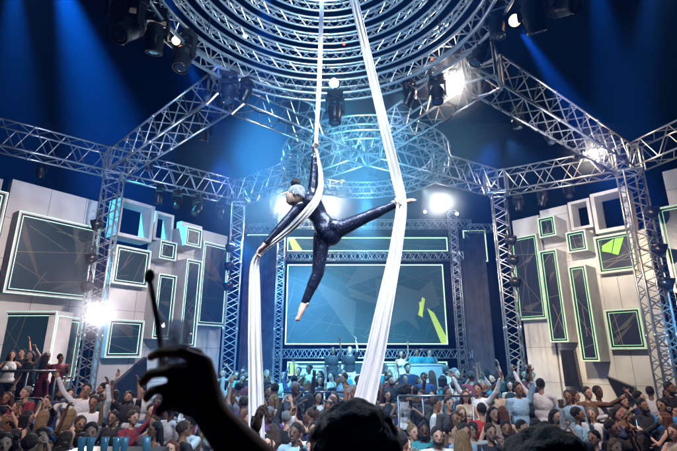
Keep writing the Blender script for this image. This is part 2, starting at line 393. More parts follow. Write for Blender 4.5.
# cables sagging along the trusses
def cable(A, B, n, sag, label, zoff=-.72, r=.014, side=.3):
    A = Vector(A); B = Vector(B); d = (B - A).normalized(); s = d.cross(Vector((0, 0, 1))).normalized(); pts = []
    for i in range(n * 8 + 1):
        t = i / (n * 8); f = t * n % 1; pts.append(A.lerp(B, .06 + .88 * t) + s * side + Vector((0, 0, zoff - sag * 4 * f * (1 - f))))
    return tag(MB().path(pts, r, 6).build('cable', M['cable'], smooth=True, loc=pts[0]), label, 'cable', 'black cables along the roof trusses')
for a_, b_, n_, lb in [('FL', 'L1', 6, 'black cable sagging under the truss at the left frame edge'), ('L1', 'BL', 6, 'black cable sagging under the truss over the left facade'), ('L1', 'A', 8, 'black cable sagging along the truss climbing from the left tower'),
                       ('R1', 'B', 8, 'black cable sagging along the truss from the upper right corner to the right tower'), ('BR', 'R1', 6, 'black cable sagging under the truss over the right facade'), ('A', 'C', 5, 'black cable sagging from the upper left corner to the small ring'), ('B', 'C', 5, 'black cable sagging from the upper right corner to the small ring')]:
    cable(N[a_], N[b_], n_, .16, lb)
for k, lb in (('L1', 'black cable running down the left tower'), ('R1', 'black cable running down the right tower'), ('BR', 'black cable running down the back right tower')):
    p_ = N[k]; pts = [(p_.x + .18 + .03 * math.sin(i * 1.7), p_.y - .30 + .02 * math.cos(i), .65 + (ZT - 1.6) * i / 30) for i in range(31)]
    tag(MB().path(pts, .018, 6).build('cable', M['cable'], smooth=True, loc=pts[0]), lb, 'cable', 'black cables down the towers')
# ------------------------------------------------------------------ facades
def facade(P0, tdir):
    t = Vector((*tdir, 0)).normalized(); n = Vector((-t.y, t.x, 0))
    if n.dot(-P0) < 0: n = -n
    return (P0, t, n)
FL_ = facade(Vector((at(100, 355, 15.2).x, 15.2, 0)), (.587, .81))
FR_ = facade(Vector((at(600, 355, 15.6).x, 15.6, 0)), (-.668, .744))
def hit(fc, px, py, off):
    P0, t, n = fc; d = ray(px, py); o = Vector((0, 0, CAMZ)); q = P0 + n * off
    k = (q - o).dot(n) / d.dot(n); p = o + d * k
    return (p - P0).dot(t), p.z
def W(fc, u, z, off): P0, t, n = fc; return P0 + t * u + n * off + Vector((0, 0, z))
def fbox(mb, fc, u0, u1, z0, z1, o0, o1):
    P = [W(fc, u0, z0, o0), W(fc, u1, z0, o0), W(fc, u1, z1, o0), W(fc, u0, z1, o0)]
    mb.prism(P, fc[2] * (o1 - o0)); return mb
def frame(mb, fc, u0, u1, z0, z1, b, o0, o1):
    fbox(mb, fc, u0, u1, z1 - b, z1, o0, o1); fbox(mb, fc, u0, u1, z0, z0 + b, o0, o1)
    fbox(mb, fc, u0, u0 + b, z0 + b, z1 - b, o0, o1); fbox(mb, fc, u1 - b, u1, z0 + b, z1 - b, o0, o1)
def clip_line(x0, y0, dx, dy, u0, u1, z0, z1):
    ts = [-99, 99]
    for p, d, lo, hi in ((x0, dx, u0, u1), (y0, dy, z0, z1)):
        if abs(d) < 1e-6: continue
        a, b = (lo - p) / d, (hi - p) / d
        if a > b: a, b = b, a
        ts = [max(ts[0], a), min(ts[1], b)]
    return ts if ts[1] - ts[0] > .15 else None
def screen_lines(fc, u0, u1, z0, z1, off, n, seed, wd=.020, full=.5):
    rnd = random.Random(seed); mb = MB()
    mb.mi = 2
    for i in range(2 + n // 8):
        c0 = (rnd.uniform(u0, u1), rnd.uniform(z0, z1)); S = min(u1 - u0, z1 - z0) * .75; T = []
        for q in range(3): T.append((min(u1, max(u0, c0[0] + rnd.uniform(-S, S))), min(z1, max(z0, c0[1] + rnd.uniform(-S, S)))))
        mb.poly([W(fc, x, y, off - .0025 + .0004 * i) for x, y in T])
    mb.mi = 0
    for i in range(n):
        x, y = rnd.uniform(u0, u1), rnd.uniform(z0, z1); a = rnd.choice([rnd.uniform(0, math.pi), rnd.uniform(.9, 1.4), rnd.uniform(-.5, .2)])
        dx, dy = math.cos(a), math.sin(a); ts = clip_line(x, y, dx, dy, u0, u1, z0, z1)
        if not ts: continue
        if rnd.random() > full: ts = [max(ts[0], -rnd.uniform(.2, 1)), min(ts[1], rnd.uniform(.2, 1.2))]
        w = wd * rnd.uniform(.4, 1.0)
        A = (x + dx * ts[0], y + dy * ts[0]); B = (x + dx * ts[1], y + dy * ts[1])
        mb.poly([W(fc, A[0] - dy * w / 2, A[1] + dx * w / 2, off), W(fc, B[0] - dy * w / 2, B[1] + dx * w / 2, off), W(fc, B[0] + dy * w / 2, B[1] - dx * w / 2, off), W(fc, A[0] + dy * w / 2, A[1] - dx * w / 2, off)])
    return mb
def led_box(fc, TL, BL, TR, BR, off, label, side='l', lines=8, seed=1, wedge=None, depth0=-.28, scr=None, bw=.07):
    ul, zt = hit(fc, *TL, off); ul2, zb = hit(fc, *BL, off); ur, zt2 = hit(fc, *TR, off); ur2, zb2 = hit(fc, *BR, off)
    u0, u1 = sorted(((ul + ul2) / 2, (ur + ur2) / 2)); z1 = (zt + zt2) / 2; z0 = (zb + zb2) / 2
    c = W(fc, (u0 + u1) / 2, z0, off); root = empty('screen_box', c)
    def B(mb, nm, m, par=root):
        o = mb.build(nm, m, par, loc=None)
        for v in o.data.vertices: v.co -= c
        return o
    mb = MB(); b = bw
    frame(mb, fc, u0, u1, z0, z1, b, depth0, off); fbox(mb, fc, u0 + b, u1 - b, z0 + b, z1 - b, depth0, off - .07)
    B(mb, 'casing', M['white2'])
    s = .015
    if side == 'l':
        st = MB(); frame(st, fc, u0 + .008, u1 - .008, z0 + .008, z1 - .008, s, off + .002, off + .012); B(st, 'light_strip', M['strip_l'])
        g = b + .055
        bz = MB(); frame(bz, fc, u0 + b, u1 - b, z0 + b, z1 - b, .055, off - .069, off - .03); B(bz, 'inner_bezel', M['black'])
        st = MB(); frame(st, fc, u0 + g, u1 - g, z0 + g, z1 - g, s * 1.1, off - .069, off - .022); B(st, 'light_strip', M['strip_l'])
    else:
        st = MB(); frame(st, fc, u0 + b * .4, u1 - b * .4, z0 + b * .4, z1 - b * .4, s, off + .002, off + .012); B(st, 'light_strip', M['strip_r'])
        g = b + .05
        bz = MB(); frame(bz, fc, u0 + b, u1 - b, z0 + b, z1 - b, .05, off - .069, off - .03); B(bz, 'inner_bezel', M['black'])
        st = MB(); frame(st, fc, u0 + g, u1 - g, z0 + g, z1 - g, s, off - .069, off - .022); B(st, 'light_strip', M['strip_r'])
    g += s * 1.1
    U0, U1, Z0, Z1 = u0 + g, u1 - g, z0 + g, z1 - g
    sc = MB(); fbox(sc, fc, U0, U1, Z0, Z1, off - .069, off - .05); so = B(sc, 'screen', M['screen'] if side == 'l' else M['screen_r'])
    ln = screen_lines(fc, U0, U1, Z0, Z1, off - .047, lines, seed)
    if wedge:
        ln.mi = 1
        for w in wedge: ln.poly([W(fc, U0 + (U1 - U0) * a, Z0 + (Z1 - Z0) * bb, off - .044) for a, bb in w])
    if ln.f:
        o = ln.build('screen_image', [M['line'], M['green'], M['shape']], so)
        for v in o.data.vertices: v.co -= c
    return tag(root, label, 'led screen', 'framed screens of the %s facade' % ('left' if side == 'l' else 'right'))
def hollow(fc, TL, BL, TR, BR, off, label, b=.1, group=None):
    ul, zt = hit(fc, *TL, off); ul2, zb = hit(fc, *BL, off); ur, zt2 = hit(fc, *TR, off); ur2, zb2 = hit(fc, *BR, off)
    u0, u1 = sorted(((ul + ul2) / 2, (ur + ur2) / 2)); z1 = (zt + zt2) / 2; z0 = (zb + zb2) / 2
    mb = MB(); frame(mb, fc, u0, u1, z0, z1, b, -.45, off)
    o = mb.build('open_box_frame', M['white2'], loc=W(fc, (u0 + u1) / 2, z0, 0))
    return tag(o, label, 'open frame', group)
def wallpiece(fc, x0, x1, ytop, ybot, label, name='facade_wall', o0=-.5, o1=-.2, zb=None, group=None, m='white'):
    u0, z1 = hit(fc, x0, ytop, o1); u1, _ = hit(fc, x1, ytop, o1)
    if zb is None: _, zb = hit(fc, x0, ybot, o1)
    u0, u1 = sorted((u0, u1))
    mb = MB(); fbox(mb, fc, u0, u1, zb, z1, o0, o1)
    L0 = W(fc, (u0 + u1) / 2, zb, o0); w = mb.build(name, M[m], loc=L0); sm = MB(); z = zb + 1.22
    while z < z1 - .2: fbox(sm, fc, u0 + .003, u1 - .003, z - .005, z + .005, o1 + .001, o1 + .004); z += 1.22
    u = u0 + 1.1
    while u < u1 - .4: fbox(sm, fc, u - .005, u + .005, zb + .01, z1 - .01, o1 + .005, o1 + .008); u += 1.1
    if sm.f:
        so = sm.build('panel_joint', M['seam'], w)
        for v in so.data.vertices: v.co -= L0
    return tag(w, label, 'wall panel', group)
GL = 'white wall panels of the left facade'; GR = 'white wall panels of the right facade'
wallpiece(FL_, 13, 103, 179, 0, 'tall white wall panel behind the widest left screen', zb=.45, group=GL)
wallpiece(FL_, 113.5, 157, 244, 0, 'white wall panel under the open square frame beside the left tower', zb=.45, group=GL)
wallpiece(FL_, 157.5, 181, 243, 0, 'narrow white wall panel behind the small left cube screen', zb=.45, group=GL, o1=-.23)
wallpiece(FL_, 181.5, 203, 221, 0, 'narrow white wall panel rising behind the upper left cube screen', zb=.45, group=GL)
wallpiece(FL_, 203.5, 228, 230, 0, 'white wall panel behind the tall screen beside the back left tower', zb=.45, group=GL, o1=-.23)
wallpiece(FL_, -60, 7, 163, 0, 'white wall panel cut by the left frame edge', zb=.45, group=GL)
led_box(FL_, (17.8, 210.6), (4.5, 292), (99.5, 227), (89.5, 301), .25, 'widest framed screen of the left facade, left of the left tower', lines=9, seed=3)
led_box(FL_, (-70, 175), (-78, 228), (8.5, 191), (.5, 236.5), .25, 'framed screen cut off by the left photo edge', lines=5, seed=4)
led_box(FL_, (116.6, 245.5), (112, 283), (151.5, 250), (147.7, 287.6), .15, 'square framed screen just right of the left tower, under the open frame', lines=6, seed=5)
led_box(FL_, (108.9, 318.8), (104.9, 357), (144.4, 320.5), (141, 358.5), .15, 'low square framed screen beside the bright lamp, nearest the crowd', lines=4, seed=6)
led_box(FL_, (161, 240), (158.8, 258.8), (177, 243), (176, 260.5), .55, 'lower of the two small cube screens on the left facade', lines=3, seed=7, bw=.05)
led_box(FL_, (186.5, 226), (185.4, 245.5), (202.5, 229.5), (201, 247.7), .85, 'upper of the two small cube screens on the left facade', lines=3, seed=8, bw=.05)
led_box(FL_, (156.6, 273), (154.5, 338), (175.4, 275.4), (172.5, 340), .45, 'narrow tall framed screen directly above the raised drinking glass', lines=5, seed=9, bw=.05)
led_box(FL_, (185, 258.3), (181, 346.6), (202, 261), (196, 348), .7, 'narrow tall framed screen right of the raised drinking glass', lines=6, seed=10, bw=.05)
led_box(FL_, (202, 242), (198.7, 324.4), (229.8, 245.5), (226.5, 327.3), .1, 'tall framed screen of the left facade beside the back left tower', lines=6, seed=11)
hollow(FL_, (120, 198), (116.6, 235.5), (155.5, 205.5), (151.5, 242), .3, 'larger open white box frame right of the left tower', .12, 'open box frames')
hollow(FL_, (156, 211), (153, 240), (174.3, 215), (172, 243), .15, 'smaller open white box frame on the left facade', .1, 'open box frames')
# right
wallpiece(FR_, 512, 539, 221, 0, 'white wall panel beside the back right tower', zb=.45, group=GR)
wallpiece(FR_, 539.5, 568, 211, 0, 'white wall panel rising behind the small right cube screen', zb=.45, group=GR, o1=-.23)
wallpiece(FR_, 568.5, 593, 232, 0, 'white wall panel behind the middle tall screens of the right facade', zb=.45, group=GR)
wallpiece(FR_, 593.5, 648, 238, 0, 'white wall panel behind the screen with a green wedge', zb=.45, group=GR, o1=-.23)
wallpiece(FR_, 662, 760, 172, 0, 'white wall panel cut by the right frame edge', zb=.45, group=GR)
led_box(FR_, (510.5, 238), (516.3, 321.5), (538, 233), (545.4, 318), .1, 'wide tall framed screen beside the back right tower', 'r', lines=7, seed=21)
led_box(FR_, (537, 218.5), (539.3, 238.7), (554.3, 214.9), (556, 235), .85, 'upper of the two small cube screens on the right facade', 'r', lines=3, seed=22, bw=.05)
led_box(FR_, (565.6, 233), (567.6, 253.5), (585.6, 228.7), (587, 250), .75, 'lower of the two small cube screens on the right facade', 'r', lines=3, seed=23, bw=.05)
led_box(FR_, (540, 251), (548.7, 343.7), (557.3, 248.5), (567.6, 341), .6, 'left one of the two narrow tall screens on the right facade', 'r', lines=4, seed=24, bw=.05)
led_box(FR_, (569.8, 266.4), (579.2, 363), (587.5, 264), (597.5, 360), .75, 'right and lowest one of the two narrow tall screens on the right facade', 'r', lines=4, seed=25, bw=.05)
led_box(FR_, (594.7, 237.3), (597.5, 276), (632, 230), (636, 268), .15, 'framed screen with a bright green wedge beside the right tower', 'r', lines=4, seed=26,
        wedge=[[(.93, .98), (.62, .98), (.22, .78), (.42, .42)], [(.60, .98), (.30, .98), (.08, .98), (.2, .80)]] if False else [[(.12, .97), (.42, .97), (.60, .50), (.40, .42)], [(.46, .97), (.90, .80), (.93, .62), (.62, .52)]])
led_box(FR_, (604.4, 310), (609, 351.4), (640.4, 306.5), (646.5, 347.3), .15, 'lower square framed screen beside the right tower', 'r', lines=4, seed=27)
led_box(FR_, (657, 208.8), (672.8, 292), (740, 190), (760, 285), .6, 'tall framed screen cut off by the right photo edge', 'r', lines=5, seed=28)
hollow(FR_, (568, 203), (571, 231), (589.7, 197), (592, 227), .25, 'smaller open white box frame on the right facade', .1, 'open box frames')
hollow(FR_, (590.5, 194.4), (595, 234), (627, 185.5), (630, 228), .35, 'larger open white box frame beside the right tower', .12, 'open box frames')
# dark slanting wedges low on the facades
def wedge(fc, pts, label):
    P = [W(fc, *hit(fc, px, py, -.15), -.15) for px, py in pts]
    return tag(MB().prism(P, fc[2] * .25).build('slanted_panel', M['black'], loc=P[0]), label, 'slanted panel', 'dark slanted panels low on the facades')
wedge(FL_, [(113, 383), (143, 357), (143, 400), (113, 400)], 'dark triangular panel low on the left facade under the square screen')
wedge(FR_, [(563, 350), (576, 350), (583, 386), (568, 386)], 'dark upright slanted panel under the lowest narrow right screen')
wedge(FR_, [(609, 376), (636, 387), (638, 400), (622, 400)], 'black panel standing for a dark triangular gap low on the right facade')  # black piece put where a dark gap shows
# lower left booth with its two framed faces
FB1 = (Vector((at(52, 355, 13.2).x, 13.2, 0)), Vector((1, -.06, 0)).normalized(), Vector((-.06, -1, 0)).normalized())
led_box(FB1, (-40, 309), (-44, 392), (52.5, 313), (50, 388), .2, 'large low framed screen behind the people dancing on the left podium', lines=6, seed=31, depth0=-.5)
t2 = (at(82, 355, 14.6) - at(54, 355, 13.25)); t2.z = 0; t2.normalize()
FB2 = (Vector((at(54, 355, 13.2).x, 13.2, 0)), t2, Vector((t2.y, -t2.x, 0)))
led_box(FB2, (54, 314), (50.5, 382), (81, 318.5), (76.5, 381), .05, 'leaning white framed panel turned sideways beside the left podium', lines=2, seed=32, depth0=-.2)

# ------------------------------------------------------------------ centre stage
YS = 19.0
SC = (Vector((0, YS, 0)), Vector((1, 0, 0)), Vector((0, -1, 0)))
def sx(px, y=300, Y=YS): return at(px, y, Y).x
def sz(py, Y=YS): return at(365, py, Y).z
tA, tB = at(272, 223, YS), at(466, 221, YS); zt = sz(222)
truss('screen_truss', (tA.x - .1, YS - .2, zt), (tB.x + .1, YS - .2, zt), .3, .33, 'upper horizontal truss over the big centre screen', 'trusses framing the centre screen', .022, .013, .36)
truss('screen_truss', (tA.x + .35, YS - .2, sz(253.5)), (tB.x - .35, YS - .2, sz(253.5)), .3, .33, 'middle horizontal truss between the strip screen and the big centre screen', 'trusses framing the centre screen', .022, .013, .36)
truss('screen_truss', (tA.x + .3, YS - .2, sz(349.5)), (tB.x - .3, YS - .2, sz(349.5)), .3, .33, 'lower horizontal truss under the big centre screen', 'trusses framing the centre screen', .022, .013, .36)
for px, lb in ((281.5, 'left'), (454, 'right')):
    x = sx(px, 290)
    truss('screen_truss', (x, YS - .55, 1.1), (x, YS - .55, zt + .3), .3, .3, '%s upright truss of the big centre screen frame' % lb, 'trusses framing the centre screen', .022, .013, .36)
for x0, x1, lb in ((240, 271, 'left'), (468, 492, 'right')):
    a, b = at(x0, 225, YS + .6), at(x1, 225, YS + .6)
    truss('screen_truss', (a.x, YS + .6, a.z), (b.x, YS + .6, a.z), .3, .33, 'short high truss over the %s wing screen of the stage' % lb, 'trusses framing the centre screen', .022, .013, .36)
def flat_screen(x0, x1, y0, y1, label, lines, seed, wedges=(), Y=YS, m='screen_c', strip='yellow_strip'):
    a = at(x0, y0, Y); b = at(x1, y1, Y); u0, u1, z0, z1 = a.x, b.x, b.z, a.z
    fc = (Vector((0, Y, 0)), Vector((1, 0, 0)), Vector((0, -1, 0)))
    root = empty('stage_screen', ((u0 + u1) / 2, Y, z0)); c = root.location.copy()
    def B(mb, nm, mm, par=root):
        o = mb.build(nm, mm, par)
        for v in o.data.vertices: v.co -= c
        return o
    B(fbox(MB(), fc, u0, u1, z0, z1, -.15, 0), 'casing', M['black'])
    st = MB(); frame(st, fc, u0 + .02, u1 - .02, z0 + .02, z1 - .02, .05, .002, .03); B(st, 'light_strip', M['strip_c'])
    so = B(fbox(MB(), fc, u0 + .1, u1 - .1, z0 + .1, z1 - .1, .002, .012), 'screen', M[m])
    ln = screen_lines(fc, u0 + .1, u1 - .1, z0 + .1, z1 - .1, .016, lines, seed, .024, .3)
    ln.mi = 1
    for w in wedges: ln.poly([W(fc, *( (at(px, py, Y).x, at(px, py, Y).z)), .019) for px, py in w])
    B(ln, 'screen_image', [M['line_c'], M['yellow'], M['shape_c']], so)
    return tag(root, label, 'led screen', 'screens of the centre stage')
M['strip_c'] = mat('light_strip_pale', (.7, .9, .6), .4, emis=(.68, .95, .62), es=.85)
flat_screen(287, 448.5, 264, 345, 'big teal centre screen with thin white line pattern behind the acrobat', 40, 41, [[(418, 315), (422, 297), (425, 299), (422, 317)], [(427, 308), (434, 313), (447, 338), (447, 344), (441, 343)], [(419, 302), (421, 302), (423, 318), (420, 313)]])
flat_screen(287, 448.5, 237, 252, 'thin wide strip screen above the big centre screen', 14, 42, [[(288, 238), (294, 238), (303, 251), (293, 251)]])
flat_screen(287, 448.5, 361, 376, 'low strip screen just above the stage people', 10, 43, [[(290, 363), (296, 363), (308, 374), (290, 374)], [(422, 362), (430, 362), (440, 374), (432, 374)]])
flat_screen(247, 272, 234, 265, 'small wing screen left of the centre stage, level with the acrobat hand', 4, 44, Y=YS + 1.2)
flat_screen(462, 488.5, 230, 262, 'small wing screen right of the centre stage', 4, 45, Y=YS + 1.2, m='screen_r')
def drape(x0, x1, y0, Y, label, m):
    mb = MB(); a = at(x0, y0, Y); b = at(x1, y0, Y); n = 48; b0 = len(mb.v)
    for i in range(n + 1):
        x = a.x + (b.x - a.x) * i / n; o = .06 * math.sin(i * 1.9) + .03 * math.sin(i * .7)
        mb.v += [Vector((x, Y + o, 1.1)), Vector((x, Y + o, a.z)), Vector((x, Y + o + .05, 1.1)), Vector((x, Y + o + .05, a.z))]
    for i in range(n):
        q = b0 + i * 4; mb.f += [[q, q + 4, q + 5, q + 1], [q + 2, q + 3, q + 7, q + 6], [q + 1, q + 5, q + 7, q + 3]]; mb.m += [0, 0, 0]
    return tag(mb.build('stage_drape', M[m], smooth=True, loc=((a.x + b.x) / 2, Y, 1.1)), label, 'curtain', 'stage drapes')
drape(459, 484, 238, YS - .1, 'grey hanging drape right of the big centre screen', 'drape2')
drape(246, 277, 236, YS + 1.0, 'dark blue hanging drape left of the big centre screen', 'drape2')
# white DJ counter
def counter(x0, x1, y0, Y, label, dep=.7):
    a = at(x0, y0, Y); b = at(x1, y0, Y)
    root = empty('stage_counter', ((a.x + b.x) / 2, Y, 1.1)); w = (b.x - a.x) / 2
    MB().box(-w, 0, 0, w, dep, a.z - 1.1 - .05).build('front_panel', M['booth'], root)
    MB().box(-w - .03, -.03, a.z - 1.148, w + .03, dep + .03, a.z - 1.1).build('counter_top', M['booth'], root)
    return tag(root, label, 'counter', 'white counters on the stage')
M['booth'] = mat('booth_paint', (.42, .41, .40), .5, noise=.2, nscale=2)
counter(297, 338, 366, 15.2, 'long white counter on the stage left of the right silk')
counter(388, 442, 364, 15.2, 'white counter on the stage right of the right silk')
# ------------------------------------------------------------------ stage lamps
def make_moving_head(lens):
    root = empty('moving_head_lamp', (0, 0, 0))
    mb = MB(); mb.box(-.17, -.11, -.13, .17, .11, 0); mb.box(-.03, -.03, 0, .03, .03, .10); mb.lathe([(.10, -.17), (.11, -.13)], 16)
    mb.box(-.13, -.115, -.10, -.03, -.108, -.05)
    mb.build('base', M['black'], root)
    y = MB(); y.box(-.20, -.05, -.21, .20, .05, -.17)
    for s in (-1, 1):
        y.prism([(s * .165, -.06, -.17), (s * .165, .06, -.17), (s * .165, .045, -.50), (s * .165, 0, -.54), (s * .165, -.045, -.50)], (s * .04, 0, 0))
    y.build('yoke', M['black'], root)
    h = MB()
    h.lathe([(.07, .20), (.12, .18), (.145, .10), (.15, .0), (.14, -.12), (.125, -.20), (.135, -.22), (.135, -.27), (.115, -.27), (.112, -.25)], 20)
    for k in range(5): h.lathe([(.152, .09 - k * .025), (.155, .085 - k * .025), (.152, .08 - k * .025)], 20)
    h.tube((-.17, 0, 0), (.17, 0, 0), .03, n=10)
    ho = h.build('lamp_head', M['black'], root, True); ho.location = (0, 0, -.47)
    l = MB().lathe([(.001, -.262), (.06, -.268), (.108, -.262), (.11, -.25)], 20).build('lens', lens, ho, True)
    return root
def copy_tree(o, parent=None):
    c = o.copy(); COL.objects.link(c); c.parent = parent
    for ch in o.children: copy_tree(ch, c)
    return c
MH = {}
def moving_head(loc, pan, tilt, label, lens='lens', group='moving head lamps', sc=1.0):
    if lens not in MH: MH[lens] = o = make_moving_head(M[lens])
    else: o = copy_tree(MH[lens])
    o.location = loc; o.rotation_euler = (0, 0, pan); o.scale = (sc,) * 3
    for c in o.children:
        if c.name.startswith('lamp_head'): c.rotation_euler = (tilt, 0, 0)
    return tag(o, label, 'stage lamp', group)
def make_flood(lens):
    root = empty('flood_lamp', (0, 0, 0))          # faces -Y
    b = MB(); b.lathe([(.05, .0), (.10, .03), (.13, .12), (.14, .26), (.125, .26), (.12, .22)], 20, Matrix.Rotation(R(90), 4, 'X'))
    b.build('lamp_can', M['black'], root, True)
    MB().lathe([(.001, .235), (.12, .225)], 20, Matrix.Rotation(R(90), 4, 'X')).build('lens', lens, root, True)
    y = MB(); y.path([(-.16, -.13, 0), (-.17, -.05, .12), (-.1, 0, .24), (.1, 0, .24), (.17, -.05, .12), (.16, -.13, 0)], .012, 6); y.box(-.03, -.03, .24, .03, .03, .34)
    y.build('bracket', M['blackm'], root)
    return root
FLD = {}
def flood(loc, yaw, pitch, label, lens='lens_hot', sc=1.0, group='round flood lamps'):
    if lens not in FLD: FLD[lens] = o = make_flood(M[lens])
    else: o = copy_tree(FLD[lens])
    o.location = loc; o.rotation_euler = (pitch, 0, yaw); o.scale = (sc,) * 3
    return tag(o, label, 'stage lamp', group)
# heads round the wide ring and under the trusses: (px, py of the clamp, Y, pan, tilt, lens, scale, label)
for px, py, Y, pan, tilt, lens, sc, lab in [
    (124, -10, 5.6, 20, 40, 'lens', .95, 'leftmost black moving head lamp hung from the ring rig'),
    (135, -2, 5.4, -30, -35, 'lens', 1.1, 'second black moving head lamp from the left on the ring rig, beside the red light'),
    (158, 12, 6.6, 10, 15, 'lens', 1.1, 'black moving head lamp hanging upright between the red and amber lights of the ring rig'),
    (186, 34, 7.2, -15, -12, 'lens', 1.1, 'black moving head lamp just right of the amber light on the ring rig'),
    (230, 74, 8.1, 12, -14, 'lens', .95, 'large black moving head lamp under the lower left curve of the ring rig'),
    (247, 80, 8.3, 60, 30, 'lens', .7, 'smaller black moving head lamp beside the large one at the lower left ring curve'),
    (335, 92, 8.9, 0, 6, 'lens', 1.05, 'big black moving head lamp hanging below the middle of the ring rig between the silks'),
    (436, 76, 8.3, -10, -10, 'lens', .9, 'black moving head lamp hanging just left of the glaring upper lamp'),
    (409, 80, 8.5, 40, 35, 'lens', .85, 'black moving head lamp tilted left under the lower right curve of the ring rig'),
    (478, 30, 7.4, 70, 25, 'lens', 1.05, 'black moving head lamp at the right curve of the ring rig above the roof corner'),
    (494, 0, 6.6, 0, 5, 'lens', 1.05, 'large black moving head lamp left of the pale lit lens at the upper right'),
    (529, -14, 5.9, -35, 30, 'lens', 1.15, 'black moving head lamp right of the pale lit lens at the upper right'),
    (556, -18, 5.6, 30, -60, 'lens', 1.0, 'rightmost black moving head lamp at the top photo edge'),
    (296, 150, 14.5, 0, 5, 'lens', 1.5, 'black moving head lamp hanging from the small ring above the acrobat head'),
    (431, 150, 14.5, 40, 20, 'lens', 1.3, 'black moving head lamp on the right curve of the small ring'),
    (372, 150, 15.0, 20, 5, 'lens', 1.5, 'black moving head lamp in the middle of the small ring truss'),
    (398, 162, 16.0, 80, -10, 'lens', 1.1, 'black moving head lamp on the small ring truss, near the lit foot'),
    (344, 165, 16.2, -50, -20, 'lens', 1.0, 'black moving head lamp on the small ring truss, near the raised hand'),
    (43, 160, 13.2, 30, 30, 'lens', .8, 'black moving head lamp under the truss over the widest left screen'),
    (160, 186, 14.9, 0, 15, 'lens', .9, 'first moving head lamp from the left under the truss over the left facade'),
    (178, 191, 15.3, 20, -25, 'lens', .9, 'second moving head lamp from the left under the truss over the left facade'),
    (198, 197, 15.8, -20, -30, 'lens', 1.0, 'third moving head lamp from the left under the truss over the left facade'),
    (221, 202, 16.4, 30, 20, 'lens', .9, 'fourth moving head lamp from the left under the truss over the left facade'),
    (517, 193, 15.6, -20, 15, 'lens', .9, 'first moving head lamp from the left under the truss over the right facade'),
    (541, 186, 15.2, 20, 25, 'lens', 1.0, 'second moving head lamp from the left under the truss over the right facade'),
    (567, 180, 14.9, -30, -20, 'lens', .9, 'third moving head lamp from the left under the truss over the right facade'),
    (516, 106, 10.8, 0, 10, 'lens', .9, 'upper moving head lamp under the truss descending to the right tower'),
    (547, 122, 11.8, 25, -20, 'lens', .95, 'middle moving head lamp under the truss descending to the right tower'),
    (576, 138, 12.8, -25, 15, 'lens', .95, 'lower moving head lamp under the truss descending to the right tower'),
    (206, 118, 10.9, 25, 20, 'lens', .9, 'moving head lamp under the truss climbing from the left tower, nearest the ring rig'),
    (150, 152, 13.0, -25, 15, 'lens', .85, 'moving head lamp low under the truss climbing from the left tower'),
    (270, 182, 16.0, 10, 25, 'lens', .9, 'moving head lamp under the truss just left of the acrobat head'),
    (468, 160, 15.0, 10, 25, 'lens', .9, 'moving head lamp under the truss right of the lit foot')]:
    moving_head(at(px, py, Y), R(pan), R(tilt), lab, lens, sc=sc)
# short hanging pipes for the free hanging lamps of the ring rig are its own black bars
def tower_lamp(key, py, dy, label, sc, yaw):
    p = N[key]; q = at(0, py, p.y - .45); o = flood((p.x + (0.05 if p.x < 0 else -.05), p.y - .35, q.z), yaw, R(20), label, 'lens', sc, 'dark round lamps on the towers')
for py, w in ((222, 'top'), (256, 'middle'), (284, 'lowest')): tower_lamp('L1', py, 0, '%s dark round lamp on the left tower' % w, 1.25, R(-70))
for py, w in ((210, 'top'), (247, 'middle'), (281, 'lowest')): tower_lamp('R1', py, 0, '%s dark round lamp on the right tower' % w, 1.5, R(60))
for py, w in ((238, 'top'), (258, 'middle'), (280, 'lowest')): tower_lamp('BR', py, 0, '%s dark round lamp on the back right tower' % w, 1.3, R(50))
for py, w in ((246, 'top'), (264, 'middle'), (284, 'lowest')): tower_lamp('BL', py, 0, '%s dark round lamp on the back left tower' % w, 1.2, R(-50))

def aim(o, tgt):
    d = Vector(tgt) - o.location; o.rotation_euler = d.to_track_quat('-Z', 'Y').to_euler()
def spot(loc, tgt, col, e, ang, blend=.6, rad=.08, name='spot_light'):
    l = bpy.data.lights.new(name, 'SPOT'); l.energy = e; l.color = col; l.spot_size = R(ang); l.spot_blend = blend; l.shadow_soft_size = rad
    o = bpy.data.objects.new(name, l); COL.objects.link(o); o.location = loc; aim(o, tgt); return o
def point(loc, col, e, rad=.1, name='lamp_light'):
    l = bpy.data.lights.new(name, 'POINT'); l.energy = e; l.color = col; l.shadow_soft_size = rad
    o = bpy.data.objects.new(name, l); COL.objects.link(o); o.location = loc; return o
PK = (1, .86, .82); WH = (1, .93, .88); BL_ = (.10, .50, 1); CY = (.18, .62, 1); TEAL = (.12, .75, 1); DB = (.06, .62, 1)
HOT = []
for px, py, Y, e, col, lab, sc, pit in [
    (98, 313, 12.9, 260, PK, 'glaring white lamp low on the left tower, above the raised arms', 1.1, 5),
    (452, 85, 8.9, 170, (1, .82, .62), 'glaring warm white lamp under the right end of the ring rig', .9, 20),
    (594, 154, 13.8, 170, (1, .74, .45), 'bright warm lamp on the truss near the top of the right tower', 1.1, 20),
    (285, 207, 18.2, 380, WH, 'bright white lamp shining beside the acrobat chin', 1.05, 12),
    (332, 206, 18.2, 900, WH, 'bright white lamp shining just above the acrobat hips', 1.5, 12),
    (440, 204, 18.2, 900, WH, 'bright white lamp right of the acrobat foot and right silk', 1.5, 12)]:
    q = at(px, py, Y); a = math.atan2(q.x, q.y)
    flood(q, -a, R(pit), lab, 'lens_hot', sc, 'glaring white flood lamps')
    d = (cam.location - q).normalized()
    point(q + d * .34 + Vector((0, 0, 0)), col, e, .09)
